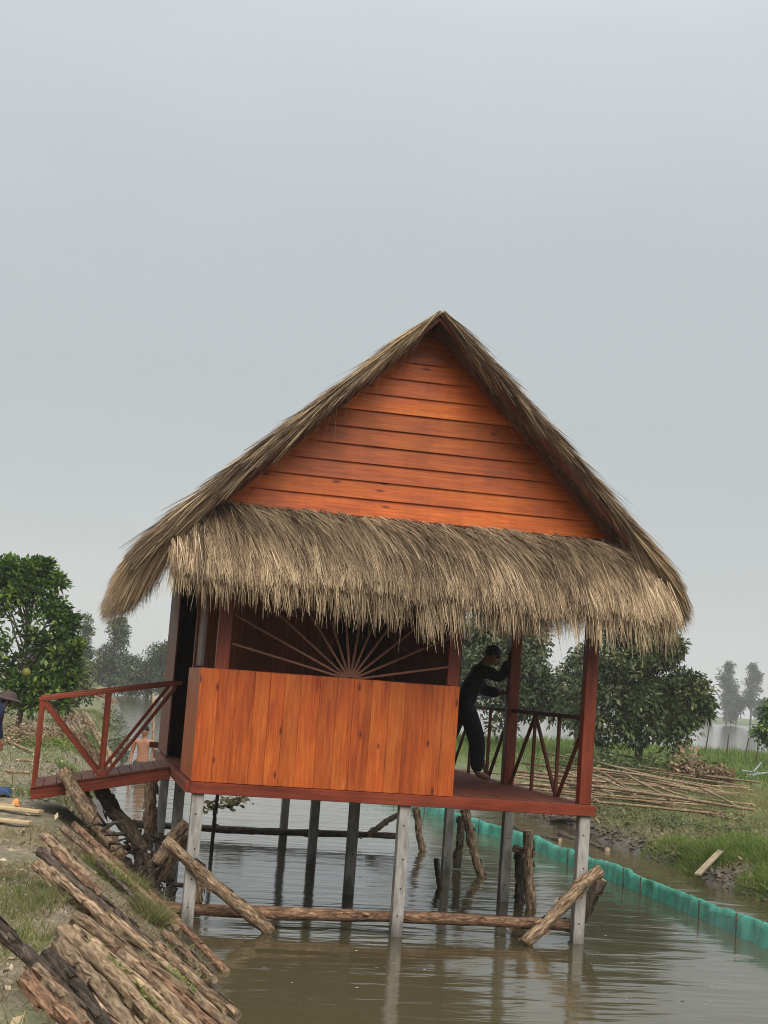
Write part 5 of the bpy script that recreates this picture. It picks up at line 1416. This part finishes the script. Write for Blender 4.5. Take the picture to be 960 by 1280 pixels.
# ------------------------------------------------------------------ green net barrier in the water
def net():
    g = np.random.default_rng(12)
    ys = np.arange(-3.0, 40, 0.06)
    xs_ = np.interp(ys, [-3, 0.2, 4, 8, 13.6, 25, 40], [5.55, 5.62, 5.78, 5.72, 5.48, 5.2, 5.2])+0.10*fbm(ys*0.5, ys*0, 41)
    ph_ = ys+0.35*fbm(ys*0.8, ys*0+8, 44)
    fold = 0.014*np.sin(ph_*2*math.pi/0.42)+0.07*fbm(ys*2.6, ys*0, 42)+0.03*fbm(ys*9, ys*0, 46)
    rows = 7
    V = []
    top = 0.19+0.09*fbm(ys*0.9, ys*0+5, 43)+0.035*fbm(ys*4, ys*0+5, 48)
    prof = [(-0.02, -0.15), (-0.015, 0.0), (0.0, 0.35), (0.0, 0.7), (0.02, 0.95), (0.05, 1.0), (0.07, 0.9)]
    n = len(ys)
    for (dx, k) in prof:
        z = np.where(k >= 0, top*k, k)
        amp = 0.5+0.8*(1-abs(k-0.5))
        V.append(np.stack([xs_+dx+fold*amp*(0.4 if k > 0.9 else 1)+0.02*fbm(ys*7+k*3, ys*0+k*5, 49), ys, z+0.004*g.normal(0, 1, n)], -1))
    V = np.concatenate(V)
    F = []
    for r in range(rows-1):
        i = np.arange(n-1)+r*n; F.append(np.stack([i, i+1, i+n+1, i+n], -1))
    root = empty('net_barrier', (5.6, 12, 0))
    tag(root, 'turquoise green net barrier standing in the water along the right bank', 'net')
    np_mesh('net', V, np.concatenate(F), MAT['net'], root, smooth=True)
    stick = None
    for k, y in enumerate(np.arange(-2.6, 22, 1.15)+g.uniform(-0.45, 0.45, 22)):
        x = float(np.interp(y, ys, xs_)); t = float(np.interp(y, ys, top))
        v_, f_ = tube([(x-0.035, y, -0.3), (x-0.03, y+0.02, t+0.015)], [0.009, 0.008], 6)
        mesh_obj('net_stake', v_, f_, MAT['log_dark'], root, None, True)
net()

# ------------------------------------------------------------------ fallen branch in the water behind the left piles
def branch():
    g = np.random.default_rng(17)
    c = at_y(262, 996, 8.6); d = at_y(310, 992, 8.9)
    c[2] = 0.30; d[2] = 0.42
    root = empty('fallen_branch', (c[0], c[1], 0))
    tag(root, 'fallen leafy branch in the water behind the left corner pile', 'branch')
    v_, f_ = tube([c, (c+d)/2+np.array([0, 0, -0.05]), d], [0.02, 0.016, 0.008], 6)
    mesh_obj('stem', v_, f_, MAT['log_dark'], root, None, True)
    n = 170; t = g.random(n)
    P = c[None]+(d-c)[None]*t[:, None]+g.normal(0, 1, (n, 3))*np.array([0.06, 0.1, 0.05])
    V, F = leaf_cloud(P, g.uniform(0.06, 0.14, n), g, 0.4)
    np_mesh('leaves', V, F, MAT['dry_grass'], root, np.repeat(g.random(n), 4))
branch()

# ------------------------------------------------------------------ people
def skin_body(name, joints, edges, mat, parent=None, sub=2, mw=None, root=0):
    """joints: list of ((x,y,z), (rx,ry)); one continuous skinned figure"""
    bm = bmesh.new()
    sk = bm.verts.layers.skin.verify()
    vs = []
    for (p, r) in joints:
        v = bm.verts.new(p); v[sk].radius = r if isinstance(r, tuple) else (r, r); vs.append(v)
    bm.verts.ensure_lookup_table()
    vs[root][sk].use_root = True
    for a, b2 in edges: bm.edges.new((vs[a], vs[b2]))
    me = bpy.data.meshes.new(name); bm.to_mesh(me); bm.free()
    me.materials.append(mat)
    o = bpy.data.objects.new(name, me)
    link(o, mw, parent)
    m1 = o.modifiers.new('skin', 'SKIN'); m1.use_smooth_shade = True; m1.branch_smoothing = 0.6
    m2 = o.modifiers.new('subsurf', 'SUBSURF'); m2.levels = sub; m2.render_levels = sub
    return o

def figure(name, loc, yaw, J, label, body_mat, clothes, hair=True, group=None, head=None, slim=1.0):
    """J: joint name -> position in local metres (x forward, y left, z up)"""
    mw = Matrix.Translation(Vector(loc)) @ Matrix.Rotation(yaw, 4, 'Z')
    names = list(J)
    root = bpy.data.objects.new(name, None); link(root, Matrix.Translation(Vector(loc)))
    tag(root, label, 'person', group)
    rad = dict(pelvis=(0.125, 0.10), spine=(0.12, 0.09), chest=(0.15, 0.105), neck0=(0.06, 0.06), neck=(0.05, 0.05), headb=(0.068, 0.075), headm=(0.085, 0.095), headt=(0.06, 0.07),
               shl=(0.06, 0.06), ell=(0.042, 0.042), wrl=(0.029, 0.029), hal=(0.038, 0.02), shr=(0.06, 0.06), elr=(0.042, 0.042), wrr=(0.029, 0.029), har=(0.038, 0.02),
               hil=(0.09, 0.09), knl=(0.06, 0.06), anl=(0.04, 0.04), tol=(0.035, 0.03), hir=(0.09, 0.09), knr=(0.06, 0.06), anr=(0.04, 0.04), tor=(0.035, 0.03))
    E = [('pelvis', 'spine'), ('spine', 'chest'), ('chest', 'neck0'), ('neck0', 'neck'), ('neck', 'headb'), ('headb', 'headm'), ('headm', 'headt'),
         ('chest', 'shl'), ('shl', 'ell'), ('ell', 'wrl'), ('wrl', 'hal'), ('chest', 'shr'), ('shr', 'elr'), ('elr', 'wrr'), ('wrr', 'har'),
         ('pelvis', 'hil'), ('hil', 'knl'), ('knl', 'anl'), ('anl', 'tol'), ('pelvis', 'hir'), ('hir', 'knr'), ('knr', 'anr'), ('anr', 'tor')]
    thin = ('pelvis', 'spine', 'chest', 'hil', 'hir', 'knl', 'knr', 'shl', 'shr')
    body = skin_body('body', [(J[k], tuple(q*(slim if k in thin else 1.0) for q in rad[k])) for k in names], [(names.index(a), names.index(b2)) for a, b2 in E], body_mat, root, 2, mw, names.index('pelvis'))
    # fingers rooted in the palm
    for s in ('l', 'r'):
        w_ = Vector(J['wr'+s]); h_ = Vector(J['ha'+s]); d = (h_-w_).normalized()
        sd_ = d.cross(Vector((0, 0, 1)));
        if sd_.length < 0.05: sd_ = d.cross(Vector((1, 0, 0)))
        sd_.normalize(); nn = d.cross(sd_)
        pts = []; eds = []
        for k, (o_, l_) in enumerate(((-0.027, 0.060), (-0.009, 0.072), (0.009, 0.075), (0.027, 0.066))):
            b0 = h_+sd_*o_; pts += [((b0-d*0.02)[:], 0.009), ((b0+d*l_*0.55+nn*0.006)[:], 0.008), ((b0+d*l_*0.9+nn*0.026)[:], 0.007)]
            eds += [(3*k, 3*k+1), (3*k+1, 3*k+2)]
        b0 = w_+d*0.035+sd_*0.03
        pts += [((b0-sd_*0.015)[:], 0.011), ((b0+sd_*0.03+d*0.03)[:], 0.009), ((b0+sd_*0.04+d*0.06+nn*0.01)[:], 0.008)]
        eds += [(12, 13), (13, 14)]
        for k in range(5):
            fo = skin_body('finger', [pts[3*k+i] for i in range(3)], [(0, 1), (1, 2)], body_mat, body, 1, mw)
    for (nm, ks, es, grow, m) in clothes:
        js = []
        for k, fct in ks:
            r = rad[k]; js.append((J[k] if not isinstance(k, tuple) else k, (r[0]*fct+grow, r[1]*fct+grow)))
        idx = [k for k, _ in ks]
        skin_body(nm, js, [(idx.index(a), idx.index(b2)) for a, b2 in es], m, root, 2, mw, 0)
    # head details
    hm = Vector(J['headm']); ht = Vector(J['headt']); hb = Vector(J['headb'])
    upv = (ht-hb).normalized(); fw_ = Vector(head['face']).normalized() if head else Vector((1, 0, 0))
    fw_ = (fw_-upv*fw_.dot(upv)).normalized(); sv = upv.cross(fw_)
    def blob(nm, c, r3, m, par):
        bm = bmesh.new(); bmesh.ops.create_uvsphere(bm, u_segments=14, v_segments=10, radius=1)
        R_ = Matrix((fw_, sv, upv)).transposed()
        for v in bm.verts: v.co = c + R_ @ Vector((v.co.x*r3[0], v.co.y*r3[1], v.co.z*r3[2]))
        me = bpy.data.meshes.new(nm); bm.to_mesh(me); bm.free(); me.materials.append(m)
        for p_ in me.polygons: p_.use_smooth = True
        return link(bpy.data.objects.new(nm, me), mw, par)
    blob('nose', hm+fw_*0.095-upv*0.015, (0.018, 0.013, 0.022), body_mat, body)
    blob('mouth', hm+fw_*0.078-upv*0.062, (0.012, 0.024, 0.008), MAT['skin_dark'], body)
    for s in (-1, 1):
        blob('eye', hm+fw_*0.082+sv*0.032*s+upv*0.015, (0.009, 0.013, 0.008), MAT['hair'], body)
        blob('ear', hm+sv*0.085*s-upv*0.01-fw_*0.005, (0.018, 0.010, 0.03), body_mat, body)
    if hair:
        blob('hair', hm+upv*0.035-fw_*0.018, (0.098, 0.092, 0.088), MAT['hair'], root)
    return root, mw, hm, fw_, upv, sv

# man in black leaning forward on the veranda, hands on the post
JB = dict(pelvis=(0, 0, 0.79), spine=(0.04, 0, 0.95), chest=(0.10, 0, 1.13), neck0=(0.16, 0, 1.26), neck=(0.20, 0, 1.30), headb=(0.25, 0, 1.335), headm=(0.30, 0, 1.385), headt=(0.33, 0, 1.47),
          shl=(0.14, 0.17, 1.23), ell=(0.26, 0.22, 1.00), wrl=(0.43, 0.06, 0.98), hal=(0.48, -0.01, 1.00), shr=(0.15, -0.17, 1.23), elr=(0.34, -0.25, 1.14), wrr=(0.42, -0.26, 1.34), har=(0.43, -0.27, 1.41),
          hil=(-0.03, 0.09, 0.74), knl=(-0.14, 0.10, 0.42), anl=(-0.32, 0.10, 0.09), tol=(-0.18, 0.11, 0.03), hir=(0.03, -0.09, 0.74), knr=(0.16, -0.10, 0.42), anr=(0.17, -0.11, 0.08), tor=(0.31, -0.12, 0.03))
shirt = ('shirt', [('pelvis', 1.14), ('spine', 1.14), ('chest', 1.05), ('shl', 1.05), ('ell', 1.1), ('shr', 1.05), ('elr', 1.1), ('wrl', 1.15), ('wrr', 1.15), ('neck0', 0.9)],
         [('pelvis', 'spine'), ('spine', 'chest'), ('chest', 'shl'), ('shl', 'ell'), ('ell', 'wrl'), ('chest', 'shr'), ('shr', 'elr'), ('elr', 'wrr'), ('chest', 'neck0')], 0.026, MAT['black_cloth'])
trous = ('trousers', [('spine', 1.08), ('pelvis', 1.16), ('hil', 1.05), ('knl', 1.2), ('anl', 1.2), ('hir', 1.05), ('knr', 1.2), ('anr', 1.2)],
         [('spine', 'pelvis'), ('pelvis', 'hil'), ('hil', 'knl'), ('knl', 'anl'), ('pelvis', 'hir'), ('hir', 'knr'), ('knr', 'anr')], 0.026, MAT['black_cloth'])
figure('person', (3.18, 2.80, ZF+0.004), 0.0, JB, 'person in black clothes leaning forward on the veranda, arms towards the post', MAT['skin_dark'], [shirt, trous], True, None, {'face': (1, 0, -0.4)}, 0.72)

# shirtless man wading in the channel
mw_p = at_y(180, 930, 19.0)
JW = dict(pelvis=(0, 0, 0.88), spine=(0.01, 0, 1.05), chest=(0.02, 0, 1.24), neck0=(0.01, 0, 1.39), neck=(0.02, 0, 1.44), headb=(0.035, 0, 1.50), headm=(0.045, 0, 1.56), headt=(0.035, 0, 1.64),
          shl=(0.0, 0.19, 1.34), ell=(-0.03, 0.25, 1.07), wrl=(0.06, 0.24, 0.85), hal=(0.10, 0.23, 0.77), shr=(0.0, -0.19, 1.34), elr=(-0.03, -0.25, 1.07), wrr=(0.05, -0.25, 0.84), har=(0.08, -0.24, 0.76),
          hil=(0, 0.10, 0.82), knl=(0.02, 0.11, 0.46), anl=(0, 0.12, 0.08), tol=(0.14, 0.13, 0.03), hir=(0, -0.10, 0.82), knr=(0.02, -0.11, 0.46), anr=(0, -0.12, 0.08), tor=(0.14, -0.13, 0.03))
shorts = ('shorts', [('pelvis', 1.05), ('hil', 1.08), ('knl', 1.35), ('hir', 1.08), ('knr', 1.35)], [('pelvis', 'hil'), ('hil', 'knl'), ('pelvis', 'hir'), ('hir', 'knr')], 0.015, MAT['shorts'])
figure('person', (mw_p[0], 19.0, -0.62), math.radians(-100), JW, 'shirtless person in dark shorts wading in the channel behind the footbridge', MAT['skin'], [shorts], True, None, {'face': (1, 0, 0)})

# person at the left edge in a dark hat, bending over work on the bank
pe = at_y(5, 930, 8.0)
JC = dict(pelvis=(-0.36, 0, 0.66), spine=(-0.26, 0, 0.76), chest=(-0.12, 0, 0.86), neck0=(-0.02, 0, 0.93), neck=(0.02, 0, 0.95), headb=(-0.01, 0, 0.94), headm=(0.01, 0, 0.97), headt=(0.01, 0, 1.05),
          shl=(-0.08, 0.17, 0.90), ell=(-0.10, 0.22, 0.64), wrl=(-0.04, 0.18, 0.42), hal=(-0.02, 0.16, 0.34), shr=(-0.08, -0.17, 0.90), elr=(-0.12, -0.21, 0.64), wrr=(-0.16, -0.18, 0.44), har=(-0.16, -0.16, 0.36),
          hil=(-0.36, 0.10, 0.62), knl=(-0.28, 0.12, 0.36), anl=(-0.38, 0.13, 0.08), tol=(-0.26, 0.14, 0.03), hir=(-0.36, -0.10, 0.62), knr=(-0.28, -0.12, 0.36), anr=(-0.38, -0.13, 0.08), tor=(-0.26, -0.14, 0.03))
jk = ('jacket', shirt[1], shirt[2], 0.016, MAT['navy'])
vest = ('vest', [('spine', 1.1), ('chest', 1.12)], [('spine', 'chest')], 0.034, MAT['orange_cloth'])
tr2 = ('trousers', trous[1], trous[2], 0.014, MAT['navy'])
r3, mw3, hm3, fw3, up3, sv3 = figure('person', (pe[0]-0.02, 8.0, hz(pe[0], 8.0)), math.radians(0), JC, 'bending person in a dark brimmed hat at the left edge, navy and orange clothes', MAT['skin_dark'], [jk, vest, tr2], True, None, {'face': (1, 0, -0.1)}, 0.72)
hv = []; hf = []
prof = [(0.0, 0.085), (0.06, 0.08), (0.098, 0.05), (0.105, 0.0), (0.17, -0.015), (0.19, -0.03), (0.18, -0.035), (0.10, -0.012)]
ns_ = 20
for (r, z) in prof:
    for k in range(ns_):
        a = 2*math.pi*k/ns_; hv.append(tuple(hm3+up3*(0.055+z)+fw3*math.cos(a)*r*1.05+sv3*math.sin(a)*r))
for i in range(len(prof)-1):
    for k in range(ns_):
        k2 = (k+1) % ns_; hf.append((i*ns_+k, i*ns_+k2, (i+1)*ns_+k2, (i+1)*ns_+k))
mesh_obj('hat', hv, hf, MAT['hat'], r3, mw3, True)

# ------------------------------------------------------------------ haze
hx0, hx1, hy0, hy1, hz0, hz1 = -260, 420, -40, 420, -2.2, 24
hme = bpy.data.meshes.new('haze')
hme.from_pydata([(hx0, hy0, hz0), (hx1, hy0, hz0), (hx1, hy1, hz0), (hx0, hy1, hz0), (hx0, hy0, hz1), (hx1, hy0, hz1), (hx1, hy1, hz1), (hx0, hy1, hz1)], [],
                [(3, 2, 1, 0), (4, 5, 6, 7), (0, 1, 5, 4), (1, 2, 6, 5), (2, 3, 7, 6), (3, 0, 4, 7)])
hm_ = bpy.data.materials.new('haze'); hm_.use_nodes = True
hn = hm_.node_tree; hn.nodes.clear()
ho = hn.nodes.new('ShaderNodeOutputMaterial'); hp = hn.nodes.new('ShaderNodeVolumePrincipled')
hp.inputs['Color'].default_value = (0.90, 0.93, 0.96, 1); hp.inputs['Density'].default_value = 0.0007; hp.inputs['Anisotropy'].default_value = 0.1
hn.links.new(hp.outputs[0], ho.inputs['Volume'])
hme.materials.append(hm_)
haze = bpy.data.objects.new('haze', hme); link(haze)
tag(haze, 'thin rainy haze over the fields', 'haze', kind='stuff')
del haze['category']
